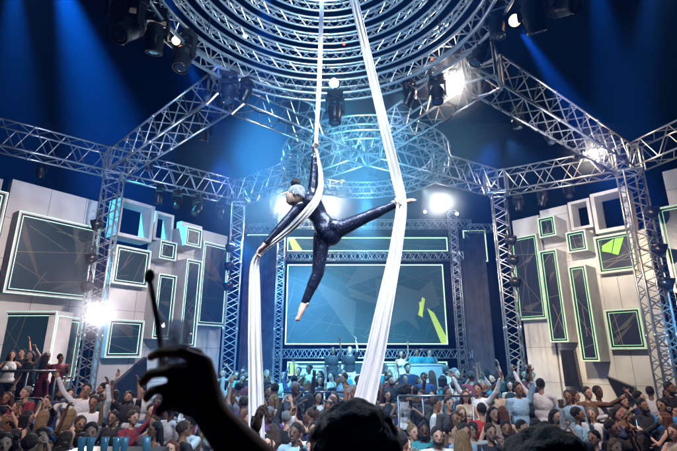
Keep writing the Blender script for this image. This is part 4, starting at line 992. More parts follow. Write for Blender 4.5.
A_ = 'arms down'; R1_ = 'one arm raised'; R2_ = 'both arms raised'; FW = 'holding a hand forward'; CH = 'hands together at the chest'; FC = 'a hand at the face'; OUT = 'one arm lifted outwards'; PT = 'pointing forward'
HP = 'a hand on the hip'; HD = 'a hand on the head'; LF = 'both hands lifted in front'; SP = 'both arms spread high'; DR = 'drinking'
key = [  # px, Y, z or None, facing deg, height, sex, pose, top, hair, haircol, skin, col, col2, extra, label
 (7, 11.5, 1.08, 30, 1.70, 'woman', HP, 'vest', 'long', 'black', 'tan', 'white', 'black', {}, 'dark-haired woman in a white top at the left end of the podium'),
 (17, 12.2, 1.08, 0, 1.76, 'man', R1_, 'tee', 'short', 'black', 'olive', 'black', 'black', {}, 'man in black raising one arm on the left podium'),
 (26, 11.4, 1.08, -10, 1.69, 'woman', HD, 'dress', 'long', 'black', 'fair', 'black', 'black', {}, 'woman in a black dress dancing on the left podium with a hand on her head'),
 (43, 11.5, 1.08, 160, 1.66, 'woman', A_, 'dress', 'long', 'brown', 'fair', 'dark red', 'black', {}, 'long-haired woman seen from behind in dark red on the podium'),
 (57, 11.4, 1.08, 70, 1.62, 'man', HP, 'tee', 'short', 'black', 'tan', 'dark red', 'navy blue', {}, 'man in a dark red t-shirt at the right end of the left podium'),
 (62, 9.7, None, 60, 1.74, 'man', A_, 'long', 'short', 'black', 'olive', 'navy blue', 'black', {'beard': True}, 'bearded man in navy turned sideways below the podium end'),
 (72, 9.3, None, 40, 1.74, 'man', A_, 'long', 'short', 'black', 'fair', 'white', 'black', {'beard': True}, 'bearded man in white shirt just left of the left tower'),
 (44, 7.8, None, 170, 1.66, 'woman', LF, 'tee', 'long', 'blond', 'fair', 'bright blue', 'black', {}, 'blond woman in a bright blue top seen from behind, lower left'),
 (71, 7.9, None, 150, 1.66, 'woman', FW, 'dress', 'long', 'blond', 'fair', 'navy blue', 'black', {'printed': True}, 'blond bare-shouldered woman in a printed dark dress left of the white-shirted man'),
 (28, 7.7, None, 120, 1.66, 'woman', CH, 'dress', 'bob', 'black', 'tan', 'black', 'black', {}, 'dark-haired woman with clapping hands at the lower left'),
 (97, 8.4, None, 10, 1.84, 'man', R1_, 'long', 'short', 'black', 'olive', 'white', 'black', {'nod': -.0}, 'tall man in a white shirt with one arm raised before the left tower'),
 (88, 9.0, None, 20, 1.86, 'man', SP, 'long', 'short', 'black', 'tan', 'white', 'black', {}, 'man with both arms spread high behind the white-shirted man at the left tower'),
 (114, 7.7, None, -10, 1.66, 'man', A_, 'long', 'short', 'black', 'olive', 'black', 'black', {}, 'dark-haired waiter in black, right of the tall white-shirted man'),
 (118, 10.0, None, 170, 1.66, 'woman', A_, 'vest', 'long', 'black', 'tan', 'white', 'black', {}, 'woman with long black hair and white top seen from behind under the low square screen'),
 (130, 9.6, None, 30, 1.66, 'woman', CH, 'vest', 'long', 'brown', 'fair', 'beige', 'black', {}, 'brown-haired woman in beige left of the raised hand'),
 (143, 9.8, None, -20, 1.78, 'man', A_, 'long', 'short', 'brown', 'fair', 'white', 'black', {}, 'brown-haired man in white shirt half hidden by the raised hand'),
 (135, 7.8, None, 160, 1.72, 'man', HP, 'tee', 'short', 'brown', 'fair', 'light grey', 'navy blue', {}, 'man in a light grey t-shirt seen from behind below the raised hand'),
 (222, 13.2, None, 20, 1.70, 'woman', HD, 'dress', 'long', 'brown', 'tan', 'black', 'black', {}, 'woman in black beside the back left tower with a hand on her head'),
 (243, 13.0, None, -10, 1.74, 'woman', CH, 'vest', 'bun', 'black', 'tan', 'beige', 'black', {}, 'woman in a beige top just left of the narrow silk'),
 (275, 9.4, None, 200, 1.84, 'man', A_, 'tee', 'short', 'black', 'fair', 'black', 'black', {}, 'big man in black t-shirt seen from behind right of the narrow silk'),
 (284, 12.0, None, 30, 1.80, 'man', R1_, 'tee', 'short', 'blond', 'fair', 'beige', 'black', {}, 'blond man with a raised arm near the left screen upright'),
 (301, 11.5, None, 0, 1.74, 'man', CH, 'long', 'short', 'black', 'tan', 'navy blue', 'black', {}, 'man in navy holding his hands together below the left counter end'),
 (320, 11.8, None, 10, 1.72, 'woman', A_, 'dress', 'long', 'black', 'tan', 'black', 'black', {}, 'long-haired woman in black below the white counter'),
 (318, 9.4, None, 30, 1.68, 'woman', HP, 'vest', 'long', 'black', 'tan', 'white', 'black', {}, 'woman in a white sleeveless top above the white-shirted cheering man'),
 (334, 9.5, None, -20, 1.66, 'woman', FW, 'dress', 'long', 'brown', 'fair', 'pink', 'black', {}, 'woman in a pink dress left of the wide silk'),
 (338, 11.4, None, 0, 1.74, 'man', A_, 'long', 'short', 'black', 'olive', 'black', 'black', {}, 'man in black standing just left of the wide silk'),
 (314, 6.9, None, -5, 1.76, 'man', R2_, 'long', 'short', 'black', 'olive', 'white', 'navy blue', {}, 'man in a white shirt cheering with both arms raised left of the curly head'),
 (333, 15.0, 1.1, 0, 1.82, 'man', R1_, 'tee', 'short', 'black', 'dark', 'black', 'black', {}, 'man in black waving on the stage before the white counter'),
 (350, 15.0, 1.1, -10, 1.84, 'man', R1_, 'tee', 'short', 'blond', 'fair', 'black', 'white', {}, 'blond man in black t-shirt and white trousers on the stage left of the wide silk'),
 (402, 15.0, 1.1, 10, 1.72, 'woman', R1_, 'dress', 'long', 'brown', 'tan', 'white', 'white', {}, 'woman in a white dress raising her arm on the stage right of the wide silk'),
 (418, 16.6, 1.1, 0, 1.80, 'man', A_, 'tee', 'short', 'black', 'olive', 'teal', 'black', {}, 'man in dark teal behind the right counter'),
 (431, 16.6, 1.1, 0, 1.78, 'man', FW, 'tee', 'short', 'brown', 'fair', 'teal', 'black', {}, 'man in teal at the right end of the right counter'),
 (405, 12.0, None, 0, 1.76, 'man', CH, 'long', 'short', 'black', 'tan', 'dark grey', 'black', {}, 'man in dark grey below the woman in the white dress'),
 (387, 9.8, None, 20, 1.68, 'woman', CH, 'dress', 'long', 'black', 'tan', 'black', 'black', {}, 'woman in black just right of the wide silk'),
 (403, 9.5, None, 200, 1.76, 'woman', HP, 'vest', 'curly', 'black', 'dark', 'white', 'black', {}, 'woman with big curly hair, white top and black trousers right of the wide silk'),
 (416, 9.6, None, 170, 1.76, 'man', A_, 'tee', 'cap', 'black', 'olive', 'black', 'black', {}, 'man in a black cap and black t-shirt seen from behind'),
 (424, 11.8, None, 0, 1.80, 'man', A_, 'long', 'short', 'black', 'olive', 'navy blue', 'black', {}, 'man in navy in front of the right counter'),
 (434, 8.5, None, 70, 1.80, 'man', DR, 'long', 'short', 'brown', 'tan', 'white', 'black', {}, 'man in a long white shirt turned sideways, drinking, below the right counter end'),
 (447, 10.2, None, 30, 1.72, 'woman', A_, 'vest', 'long', 'brown', 'tan', 'teal', 'black', {}, 'woman in teal beside the man drinking in a white shirt'),
 (455, 10.6, None, 100, 1.80, 'man', OUT, 'tee', 'short', 'black', 'fair', 'light grey', 'black', {}, 'man in light grey turned right below the right screen upright'),
 (459, 8.1, None, 10, 1.68, 'woman', FW, 'dress', 'long', 'blond', 'fair', 'black', 'black', {}, 'smiling blond woman in a black dress right of the man drinking'),
 (450, 6.9, None, 60, 1.74, 'man', FC, 'rolled', 'short', 'black', 'fair', 'navy blue', 'black', {}, 'man in navy with a hand at his face, above the bearded white-shirted man'),
 (423, 7.0, None, 0, 1.74, 'man', HP, 'tee', 'short', 'black', 'dark', 'teal', 'black', {'beard': True}, 'dark bearded man in a teal t-shirt above the curly head'),
 (412, 7.2, None, 30, 1.68, 'woman', A_, 'dress', 'bun', 'blond', 'fair', 'white', 'black', {}, 'blond woman with tied hair in white beside the bearded teal man'),
 (436, 6.4, None, 5, 1.76, 'man', A_, 'long', 'short', 'black', 'fair', 'white', 'black', {'beard': True}, 'bearded man in a white shirt nearest the camera right of the curly head'),
 (464, 6.7, None, -5, 1.76, 'man', A_, 'rolled', 'short', 'black', 'tan', 'pale blue', 'black', {}, 'dark-haired man in pale blue right of the nearest bearded man'),
 (404, 6.2, None, 30, 1.68, 'woman', FC, 'dress', 'long', 'black', 'fair', 'pale blue', 'black', {}, 'woman in pale blue with a hand at her face beside the curly head'),
 (477, 9.6, None, -30, 1.82, 'man', SP, 'long', 'short', 'black', 'tan', 'white', 'black', {}, 'man in a white shirt spreading his arms below the grey drape'),
 (495, 9.6, None, 10, 1.80, 'man', CH, 'long', 'short', 'black', 'tan', 'beige', 'black', {}, 'man in a beige shirt beside the foot of the back right tower'),
 (482, 7.9, None, 180, 1.76, 'man', A_, 'tee', 'short', 'black', 'fair', 'red', 'black', {}, 'man in a red t-shirt seen from behind below the back right tower'),
 (503, 8.0, None, 150, 1.70, 'woman', A_, 'vest', 'long', 'auburn', 'fair', 'brown', 'black', {}, 'auburn-haired woman in brown right of the red t-shirt'),
 (517, 9.0, None, 10, 1.88, 'man', R1_, 'rolled', 'short', 'black', 'olive', 'pale blue', 'dark grey', {}, 'man in a pale blue shirt standing tall right of the back right tower'),
 (529, 10.9, None, 150, 1.80, 'man', R1_, 'tee', 'short', 'brown', 'tan', 'black', 'black', {}, 'man in black with raised arm left of the white-shirted man seen from behind'),
 (540, 9.6, None, 150, 1.92, 'man', OUT, 'long', 'short', 'black', 'tan', 'white', 'white', {}, 'man in white shirt seen from behind under the wide tall right screen'),
 (489, 6.7, None, 5, 1.76, 'man', FC, 'tee', 'short', 'brown', 'fair', 'dark grey', 'black', {}, 'man in a dark grey t-shirt with a hand at his mouth below the red t-shirt'),
 (505, 7.0, None, -10, 1.76, 'man', A_, 'long', 'short', 'black', 'olive', 'white', 'black', {'beard': True}, 'bearded man in an open white shirt right of the dark grey t-shirt'),
 (521, 6.9, None, 20, 1.78, 'man', A_, 'long', 'short', 'black', 'tan', 'black', 'black', {}, 'man in a black shirt right of the bearded white-shirted man'),
 (472, 7.3, None, 0, 1.70, 'man', A_, 'tee', 'cap', 'black', 'tan', 'light grey', 'black', {}, 'man with a dark cap and light grey t-shirt among the front rows'),
 (545, 6.9, None, 20, 1.76, 'man', R1_, 'long', 'short', 'black', 'olive', 'white', 'black', {'beard': True}, 'bearded man in white shirt raising one arm, front rows on the right'),
 (559, 7.0, None, -20, 1.76, 'man', A_, 'long', 'short', 'black', 'olive', 'black', 'black', {'beard': True}, 'bearded man in black right of the raised white sleeve'),
 (596, 9.2, None, 15, 1.80, 'man', CH, 'long', 'short', 'black', 'dark', 'white', 'black', {}, 'man in a white shirt under the lowest narrow tall screen'),
 (572, 9.4, None, 60, 1.70, 'woman', HP, 'dress', 'long', 'brown', 'tan', 'beige', 'black', {'printed': True}, 'woman in a spotted beige dress left of the white-shirted man on the right'),
 (614, 8.6, None, 30, 1.66, 'woman', FC, 'dress', 'long', 'brown', 'tan', 'brown', 'black', {}, 'woman in a brown dress between the white-shirted man and the man in black'),
 (638, 8.3, None, 15, 1.80, 'man', HP, 'long', 'short', 'black', 'olive', 'black', 'black', {'beard': True}, 'broad bearded man in a black shirt below the right tower'),
 (657, 8.2, None, -60, 1.80, 'man', CH, 'long', 'short', 'black', 'olive', 'bright blue', 'navy blue', {}, 'man in a bright blue shirt at the right photo edge'),
 (668, 9.5, None, 20, 1.86, 'man', A_, 'long', 'short', 'black', 'olive', 'black', 'black', {'beard': True}, 'bearded man in black behind the bright blue shirt'),
 (671, 7.2, None, -70, 1.68, 'woman', LF, 'vest', 'bob', 'brown', 'fair', 'beige', 'black', {}, 'woman in beige holding up her hands at the right photo edge'),
 (312, 6.1, None, -20, 1.66, 'man', A_, 'tee', 'short', 'black', 'fair', 'purple', 'black', {}, 'man in a purple t-shirt just left of the curly head, lowest row'),
]
used = []
for k in key:
    px, Y, z, fd, ht, sex, pose, top, hk, hc, sk, c1, c2, ex, lab = k
    x = at(px, 380 if Y > 8 else 415, Y).x; ht *= .965
    z = floor_at(x, Y) if z is None else z
    person((x, Y, z), R(fd), ht, sex, pose, top, hk, hc, sk, c1, c2, yaw=0, nod=ex.get('nod', 0), beard=ex.get('beard', False), printed=ex.get('printed', False), label=lab)
    used.append((px, Y))
combos = [('man', A_, 'long', 'short', False), ('man', CH, 'tee', 'short', False), ('man', R1_, 'tee', 'short', False), ('man', R2_, 'tee', 'short', True), ('man', FW, 'rolled', 'short', False), ('man', FC, 'long', 'short', True), ('man', LF, 'long', 'short', False),
          ('man', HP, 'tee', 'short', True), ('man', PT, 'long', 'short', False), ('man', DR, 'tee', 'short', False),
          ('woman', A_, 'dress', 'long', False), ('woman', CH, 'vest', 'long', False), ('woman', R1_, 'dress', 'long', False), ('woman', FW, 'dress', 'bob', False), ('woman', HD, 'dress', 'long', False), ('woman', LF, 'vest', 'bun', False), ('woman', R2_, 'dress', 'bob', False), ('woman', FC, 'vest', 'long', False)]
LM = [(32, 'far left edge'), (62, 'below left podium'), (90, 'beside left tower'), (112, 'left of low screen'), (142, 'under low square screen'), (172, 'under the raised glass'), (205, 'behind the raised forearm'), (232, 'near back left tower'), (262, 'around the narrow silk'),
      (290, 'near left screen upright'), (325, 'under left screen half'), (352, 'left of wide silk'), (395, 'behind the curly head'), (425, 'right of curly head'), (452, 'under right screen half'), (480, 'below the grey drape'), (512, 'near back right tower'), (545, 'under wide right screen'),
      (575, 'under left narrow screen'), (605, 'under right narrow screen'), (640, 'under lower right screen'), (999, 'far right edge')]
rows = [(5.6, 28, 'front'), (6.25, 24, 'second'), (6.9, 22, 'third'), (7.6, 20, 'fourth'), (8.3, 18, 'fifth'), (9.1, 18, 'sixth'), (9.9, 16, 'seventh'), (11.0, 13.5, 'eighth'), (12.6, 12, 'rear')]
rn = random.Random(11); labs = {}
dark = ['black', 'black', 'black', 'black', 'navy blue', 'navy blue', 'dark grey', 'dark grey', 'black', 'white', 'white', 'teal', 'pale blue', 'dark red', 'light grey', 'brown', 'olive green', 'beige', 'purple']
ci = 0
for Y0, sp, rname in rows:
    px = -6 + rn.uniform(0, sp)
    lim = 684
    if rname == 'eighth': px = 208; lim = 548
    if rname == 'rear': px = 208; lim = 530
    if rname == 'seventh': px = 66
    while px < lim:
        Y = Y0 + rn.uniform(-.25, .25); p = px + rn.uniform(-3, 3); px += sp * rn.uniform(.85, 1.25)
        if any(abs(p - a) < min(sp * .55, 12) and abs(Y - b) < .30 for a, b in used): continue
        if any(abs(p - a) < 9 and .5 < b - Y < 1.6 for a, b in used[:len(key)]): continue
        if rname == 'seventh' and 548 < p < 636: continue
        if rname in ('front',) and (150 < p < 300 or 318 < p < 396 or p > 505): continue
        if rname in ('second',) and (180 < p < 258 or 322 < p < 392 or p > 520 and p < 575): continue
        if rname in ('third',) and (205 < p < 235 or 330 < p < 385): continue
        used.append((p, Y))
        sex, pose, top, hk, bd = combos[(ci * 7 + rn.randrange(3)) % len(combos)]; ci += 1
        if pose in (R1_, R2_) and rn.random() < .72: sex, pose, top, hk, bd = rn.choice([combos[0], combos[1], combos[5], combos[10], combos[11], combos[17]])
        if rname in ('front', 'second') and pose in (R1_, R2_) and rn.random() < .5: pose = A_ if sex == 'man' else CH; top = 'long' if sex == 'man' else 'vest'; hk = 'short' if sex == 'man' else 'long'; bd = False
        for tries in range(40):
            col = rn.choice(dark); hc = rn.choice(['black', 'black', 'black', 'brown', 'brown', 'blond', 'auburn'] if sex == 'woman' else ['black', 'black', 'black', 'brown', 'brown', 'grey'])
            lm = next(n for a, n in LM if p < a)
            back = rn.random() < (.3 if Y0 < 9 else .15)
            lab = '%s-haired %s in %s %s, %s, %s row, %s' % (hc, sex, col, {'dress': 'dress', 'vest': 'top', 'long': 'shirt', 'tee': 't-shirt', 'rolled': 'shirt'}[top], pose, rname, lm)
            if len(lab.split()) > 16: lab = lab.replace(', ' + rname + ' row', '')
            lk = (col, sex, lm)
            if lk not in labs: break
        labs[lk] = 1
        f = (R(180) if back else 0) + R(rn.uniform(-65, 65))
        ht = rn.gauss(1.70, .06) if sex == 'man' else rn.gauss(1.62, .05)
        x = at(p, 380 if Y > 8 else 415, Y).x
        person((x, Y, floor_at(x, Y)), f, ht, sex, pose, top, hk, hc, rn.choice(['fair', 'fair', 'tan', 'tan', 'olive', 'olive', 'dark']), col, rn.choice(['black', 'navy blue', 'dark grey', 'white']), beard=bd, label=lab)
phs = 0
for o in list(PEOPLE):
    if 'holding a hand forward' in o.get('label', '') and phs < 9:
        sc = o.scale.x; q = o.matrix_basis @ Vector((.055, -.44, 1.46)); r_ = empty('phone', q, o.rotation_euler.z)
        MB().box(-.036, -.004, -.03, .036, .004, .115).build('phone_body', M['phone'], r_); MB().box(-.033, .0045, -.025, .033, .0055, .11).build('phone_screen', M['phone_s'], r_)
        tag(r_, 'lit phone held by the ' + o['label'].split(',')[0] + ', ' + o['label'].split(', ')[-1], 'phone', 'lit phones in the crowd'); phs += 1
print('people', len(PEOPLE), 'variants', len(VAR))

# ------------------------------------------------------------------ spectators on the balcony, right before the camera
def near(px, py_top, Y, ht, rz, hairk, col, label, sex='woman', hc='black', yaw=0):
    p = at(px, py_top, Y); top = ht + (.06 if hairk == 'curly' else .01); z = .7
    return person((p.x, Y, z), rz, (p.z - .7) / (1.76 if hairk != 'curly' else 1.80) * 1.745, sex, A_, 'tee', hairk, hc, 'olive', col, 'black', label=label, group='spectators on the near balcony')
near(355, 404, 1.55, 1.7, R(180), 'curly', 'black', 'dark silhouetted head with big curly hair in the bottom middle, before the wide silk')
near(543, 430, 1.45, 1.7, R(180), 'curly', 'navy blue', 'dark blurred curly head at the bottom right edge of the picture', 'man')
# spectator holding the glass: forearm and hand are sculpted for the close view
gy = .74
def build_holder():
    X = .05; loc = Vector((X, gy, .7)); root = empty('person', loc); me = variant('man', A_, 'tee', 'short', 0)
    s = .955
    def L(p): return (Vector(p) - loc)
    wr = at(213, 418, gy); el = at(300, 520, gy + .04); sh = Vector((X - .19 * s + .02, gy + .03, .7 + 1.30 * s)); 
    b = MB()
    b.cap(L(sh), L(el), .048, .040, 16); b.cap(L(el), L(wr.lerp(el, .45)), .040, .037, 16); b.cap(L(wr.lerp(el, .45)), L(wr), .037, .025, 16)
    # fist round the tumbler: back of the hand faces the camera
    def P(px, py, dy=0): return L(at(px, py, gy + dy))
    for a, c, r0, r1 in [((212, 415, 0), (198, 392, -.005), .025, .028), ((203, 398, 0), (200, 368, -.004), .030, .022), ((196, 400, .0), (176, 396, 0), .026, .022), ((196, 380, .0), (178, 376, .0), .024, .018), ((190, 370, 0), (172, 372, .01), .014, .013)]:
        b.cap(P(*a), P(*c), r0, r1, 14)
    F_ = [[(203, 360, -.01), (180, 352, -.022), (160, 352, -.012), (151, 357, .012)],
          [(196, 374, -.012), (170, 371, -.028), (150, 374, -.018), (143, 382, .012)],
          [(193, 388, -.012), (170, 387, -.028), (152, 391, -.018), (147, 398, .010)],
          [(192, 402, -.010), (172, 405, -.022), (160, 409, -.010), (160, 414, .010)]]
    for i, f in enumerate(F_):
        r = (.0088, .0092, .0088, .0078)[i]
        for k in range(3): b.cap(P(*f[k]), P(*f[k + 1]), r * (1 - .06 * k), r * (.94 - .06 * k), 12)
    th = [(207, 378, .01), (196, 356, .022), (180, 350, .030), (168, 352, .032)]
    for k in range(3): b.cap(P(*th[k]), P(*th[k + 1]), (.017, .0135, .012)[k], (.0135, .012, .010)[k], 12)
    arm = remesh(b, .0034, 2, .4)
    # whole body below, with the raised arm
    t = MB(); kx = s
    t.ell((0, 0, 1.29 * s), (.16, .10, .18)); t.ell((0, .005, 1.10 * s), (.135, .09, .17)); t.ell((0, .01, .96 * s), (.155, .11, .12)); t.cap((-.16, .01, 1.40 * s), (.16, .01, 1.40 * s), .05)
    t.cap((0, .015, 1.40 * s), (0, .03, 1.50 * s), .05); t.ell((0, .04, 1.60 * s), (.074, .092, .10)); t.cap((.17, .01, 1.40 * s), (.23, .05, 1.1), .045, .036); t.cap((.23, .05, 1.1), (.2, .12, .86), .036, .026)
    t.cap((-.16, .01, 1.40 * s), L(sh), .05, .05)
    for q in (-1, 1): t.cap((q * .09, .01, .90), (q * .10, .02, .48), .086, .055); t.cap((q * .10, .02, .48), (q * .11, 0, .08), .055, .036); t.cap((q * .11, 0, .04), (q * .12, .13, .035), .035, .03)
    bodym = remesh(t, .012, 3, .4)
    bm = bmesh.new(); bm.from_mesh(arm); bm.from_mesh(bodym); bm.to_mesh(arm); bm.free()
    arm.polygons.foreach_set('use_smooth', [True] * len(arm.polygons)); arm.materials.clear(); arm.materials.append(M['skin'])
    o = bpy.data.objects.new('body', arm); COL.objects.link(o); o.parent = root; o.color = (*SKIN['olive'], 1)
    c = MB(); c.ell((0, 0, 1.29 * s), (.178, .118, .18), None, 20, 12); c.ell((0, .005, 1.10 * s), (.152, .106, .18), None, 20, 12); c.cap((-.16, .01, 1.405 * s), (.16, .01, 1.405 * s), .062); c.cap((.17, .01, 1.40 * s), (.205, .03, 1.2), .058, .052); c.cap((-.16, .01, 1.40 * s), L(sh.lerp(el, .35)), .062, .060)
    cm = remesh(c, .012, 2, .4); cm.materials.append(M['cloth']); o = bpy.data.objects.new('shirt', cm); COL.objects.link(o); o.parent = root; o.color = (*CLOTH['black'], 1)
    t = MB(); t.ell((0, .01, .935 * s), (.172, .125, .12), None, 20, 12)
    for q in (-1, 1): t.cap((q * .09, .01, .90), (q * .10, .02, .48), .100, .07); t.cap((q * .10, .02, .48), (q * .11, 0, .08), .068, .052)
    tm = remesh(t, .016, 2, .4); tm.materials.append(M['cloth']); o = bpy.data.objects.new('trousers', tm); COL.objects.link(o); o.parent = root; o.color = (*CLOTH['navy blue'], 1)
    h = MB(); h.ell((0, .03, 1.625 * s), (.086, .10, .095), None, 24, 16); hm = remesh(h, .01, 1); hm.materials.append(M['hair']); o = bpy.data.objects.new('hair', hm); COL.objects.link(o); o.parent = root; o.color = (*HAIRC['black'], 1)
    tag(root, 'dark blurred forearm and fist raised close to the camera, holding a drinking glass', 'person', 'spectators on the near balcony')
    # tumbler
    c = at(171, 376, gy + .006); H = (at(171, 320, gy).z - c.z)
    g_ = empty('drinking_glass', c); r = .0265
    MB().lathe([(r * .80, 0), (r * .86, .002), (r, H), (r * .93, H), (r * .76, .012), (.001, .010)], 28).build('tumbler', M['glass'], g_, True)
    im = MB(); rr = random.Random(4)
    for i in range(5):
        a = rr.uniform(0, 6.3); q = rr.uniform(0, .006); z = .022 + .0135 * i; m3 = Matrix.Translation((q * math.cos(a), q * math.sin(a), z)) @ Euler((rr.uniform(0, 3), rr.uniform(0, 3), 0)).to_matrix().to_4x4()
        im.box(-.008, -.008, -.008, .008, .008, .008, m3)
    im.build('ice', M['ice'], g_)
    tag(g_, 'small clear tumbler with ice held in the dark fist', 'glass')
    st = MB(); a = at(163, 366, gy + .005); b2 = at(150, 281, gy - .01)
    st.path([a, a.lerp(b2, .5) + Vector((.002, 0, 0)), b2], .0046, 10); e = at(149.5, 276, gy - .01); st.ell(e, (.0085, .0085, .012), None, 12, 8)
    tag(st.build('stirrer', M['straw'], smooth=True, loc=a), 'thin black stirrer with a round tip standing in the held glass', 'stirrer')
build_holder()
# dark raised hand next to the narrow silk
def raised_hand():
    Y = 2.75; p = at(252, 420, Y); ht = 1.96
    r = person((p.x + .24 * ht / 1.745, Y, 0), R(180), ht, 'man', R1_, 'long', 'short', 'black', 'dark', 'black', 'black', label='dark spread hand raised beside the lower end of the narrow silk', group='spectators below the balcony')
    r.location.x = p.x + .215 * ht / 1.745 * 1.0
    # rotated half a turn: his left arm (raised) points to the left of the picture
    return r
raised_hand()
# partition with blue lit drinks
a, b = at(66, 448, 4.4), at(160, 448, 4.4)
tag(MB().box(a.x, 4.35, 0, b.x, 4.65, a.z - .03).build('partition', M['black'], loc=((a.x + b.x) / 2, 4.4, 0)), 'low dark partition at the bottom left carrying blue-lit drinks', 'partition')
M['drink'] = mat('blue_lit_drink', (.03, .11, .19), .15, trans=.3, noise=.3, nscale=40, emis=(.1, .4, .7), es=.10)  # the blue lighting is put into the colour and a faint glow
for i, (px, lab) in enumerate([(81, 'leftmost blue-lit drink glass on the dark partition'), (90, 'second blue-lit drink glass from the left on the partition'), (104, 'middle blue-lit drink glass on the partition'), (116, 'fourth blue-lit drink glass from the left on the partition'), (124, 'fifth blue-lit drink glass from the left on the partition'), (146, 'rightmost pale blue-lit drink glass on the partition')]):
    q = at(px, 448, 4.45); z0 = a.z - .03
    mb = MB(); mb.lathe([(.026, 0), (.028, .004), (.034, .11), (.031, .11), (.025, .01)], 18)
    gl = mb.build('drinking_glass', M['drink'], smooth=True, loc=(0, 0, 0)); gl.location = (q.x, 4.45, z0); tag(gl, lab, 'glass', 'blue-lit drinks on the partition')
# ------------------------------------------------------------------ acrobat
def acrobat():
    J = {k: at(x, y, YA + dy) for k, (x, y, dy) in {
        'hipc': (328, 231, .0), 'hipL': (322, 237, .02), 'hipR': (335, 231, -.02), 'waist': (319, 217, .0), 'chest': (311, 204, -.02), 'neckb': (305, 200, -.02), 'head': (295, 196, -.05),
        'shU': (312.5, 194, .0), 'elU': (314, 173, .02), 'wrU': (314.5, 154, .02), 'hdU': (314, 145, .0), 'shL': (299, 207, -.05), 'elL': (280, 228, -.10), 'wrL': (264, 245, -.12), 'hdL': (257, 252, -.11),
        'knL': (318, 273, .02), 'anL': (304.5, 303, .03), 'tL': (298, 319, .02), 'knR': (366, 217, -.06), 'anR': (394, 205, -.10), 'tR': (413, 200, -.13)}.items()}
    root = empty('person', J['hipc']); O = J['hipc']
    def p(k): return J[k] - O
    b = MB()
    b.cap(p('hipL'), p('knL'), .085, .054, 16); b.cap(p('knL'), p('anL'), .055, .033, 16); b.cap(p('knL').lerp(p('anL'), .15), p('knL').lerp(p('anL'), .45), .054, .050, 16)
    b.cap(p('hipR'), p('knR'), .088, .055, 16); b.cap(p('knR'), p('anR'), .055, .032, 16); b.cap(p('knR').lerp(p('anR'), .15), p('knR').lerp(p('anR'), .45), .054, .049, 16)
    b.ell((p('hipL') + p('hipR')) / 2, (.135, .11, .115), (0, R(25), 0), 20, 14); b.cap(p('hipc'), p('waist'), .115, .092, 16); b.cap(p('waist'), p('chest'), .092, .112, 16)
    b.cap(p('chest') , p('shU'), .085, .056, 16); b.cap(p('chest'), p('shL'), .085, .056, 16); b.cap(p('chest'), p('neckb'), .07, .052, 16)
    b.cap(p('neckb'), p('head'), .048, .045, 14)
    b.cap(p('shU'), p('elU'), .050, .037, 14); b.cap(p('elU'), p('wrU'), .037, .024, 14); b.cap(p('shL'), p('elL'), .050, .037, 14); b.cap(p('elL'), p('wrL'), .037, .024, 14)
    hm = Euler((R(15), R(-25), R(-118))).to_matrix(); h = p('head')
    b.ell(h, (.082, .10, .118), hm, 20, 14); b.ell(h + hm @ Vector((0, -.03, -.06)), (.05, .054, .055), hm)
    b.ell(h + hm @ Vector((0, -.095, -.018)), (.012, .016, .022), hm, 8, 6)
    for an, t in (('anL', 'tL'), ('anR', 'tR')):
        a, c = p(an), p(t); b.cap(a.lerp(c, .1), a.lerp(c, .45), .036, .034, 12); b.cap(a.lerp(c, .45), c, .034, .018, 12)
        d = (c - a).normalized(); s = d.cross(Vector((0, 1, 0))).normalized()
        b.ell(a + s * (.02 if an == 'anL' else .02) + d * .0, (.032, .034, .03), None, 10, 8)
    body = remesh(b, .0085, 3, .45)
    x = MB()
    hand(x, p('wrU'), (p('hdU') - p('wrU')), (.9, -.3, 0), 1.0, 1.35, 1); hand(x, p('wrL'), (p('hdL') - p('wrL')), (.2, .2, -.9), 1.0, 1.2, 1)
    for t, an in (('tL', 'anL'), ('tR', 'anR')):
        d = (p(t) - p(an)).normalized(); s = d.cross(Vector((0, 1, 0))).normalized(); q = p(t) - d * .01
        for i in range(5): u = q + s * (i - 2) * .008 + Vector((0, (i - 2) * .007, 0)); x.cap(u, u + d * (.034 - .004 * i), .0085 - .0006 * i, .0065, 6)
    x.mi = 1
    for s in (-1, 1): x.ell(h + hm @ Vector((s * .03, -.086, .0)), (.014, .008, .008), hm, 8, 6)
    x.mi = 2; x.ell(h + hm @ Vector((0, -.09, -.06)), (.022, .008, .007), hm, 8, 6)
    join_mesh(body, x, [M['skin']], [M['skin'], M['eye'], M['lip']])
    o = bpy.data.objects.new('body', body); COL.objects.link(o); o.parent = root; o.color = (.60, .42, .36, 1)
    e = .007; c = MB()
    def cap(a, b_, r0, r1): c.cap(a, b_, r0 + e, r1 + e, 16)
    for hp_, kn, an in (('hipL', 'knL', 'anL'), ('hipR', 'knR', 'anR')):
        cap(p(hp_), p(kn), .088, .055); cap(p(kn), p(kn).lerp(p(an), .96), .055, .034); cap(p(kn).lerp(p(an), .15), p(kn).lerp(p(an), .45), .054, .050)
    c.ell((p('hipL') + p('hipR')) / 2, (.142, .117, .122), (0, R(25), 0), 20, 14); cap(p('hipc'), p('waist'), .115, .092); cap(p('waist'), p('chest'), .092, .112)
    cap(p('chest'), p('shU'), .085, .058); cap(p('chest'), p('shL'), .085, .058); cap(p('chest'), p('neckb'), .07, .054)
    # buttocks and the muscles of the back
    for q in ((-.055, -.07, .0), (.06, -.075, .03)): c.ell(Vector(q) + p('hipc'), (.080, .058, .078), None, 16, 12)
    for s_, el, w in (('shU', 'elU', 'wrU'), ('shL', 'elL', 'wrL')): cap(p(s_), p(el), .050, .038); cap(p(el), p(el).lerp(p(w), .85), .038, .026)
    cm = remesh(c, .0085, 3, .45); cm.materials.append(M['suit']); o = bpy.data.objects.new('catsuit', cm); COL.objects.link(o); o.parent = root
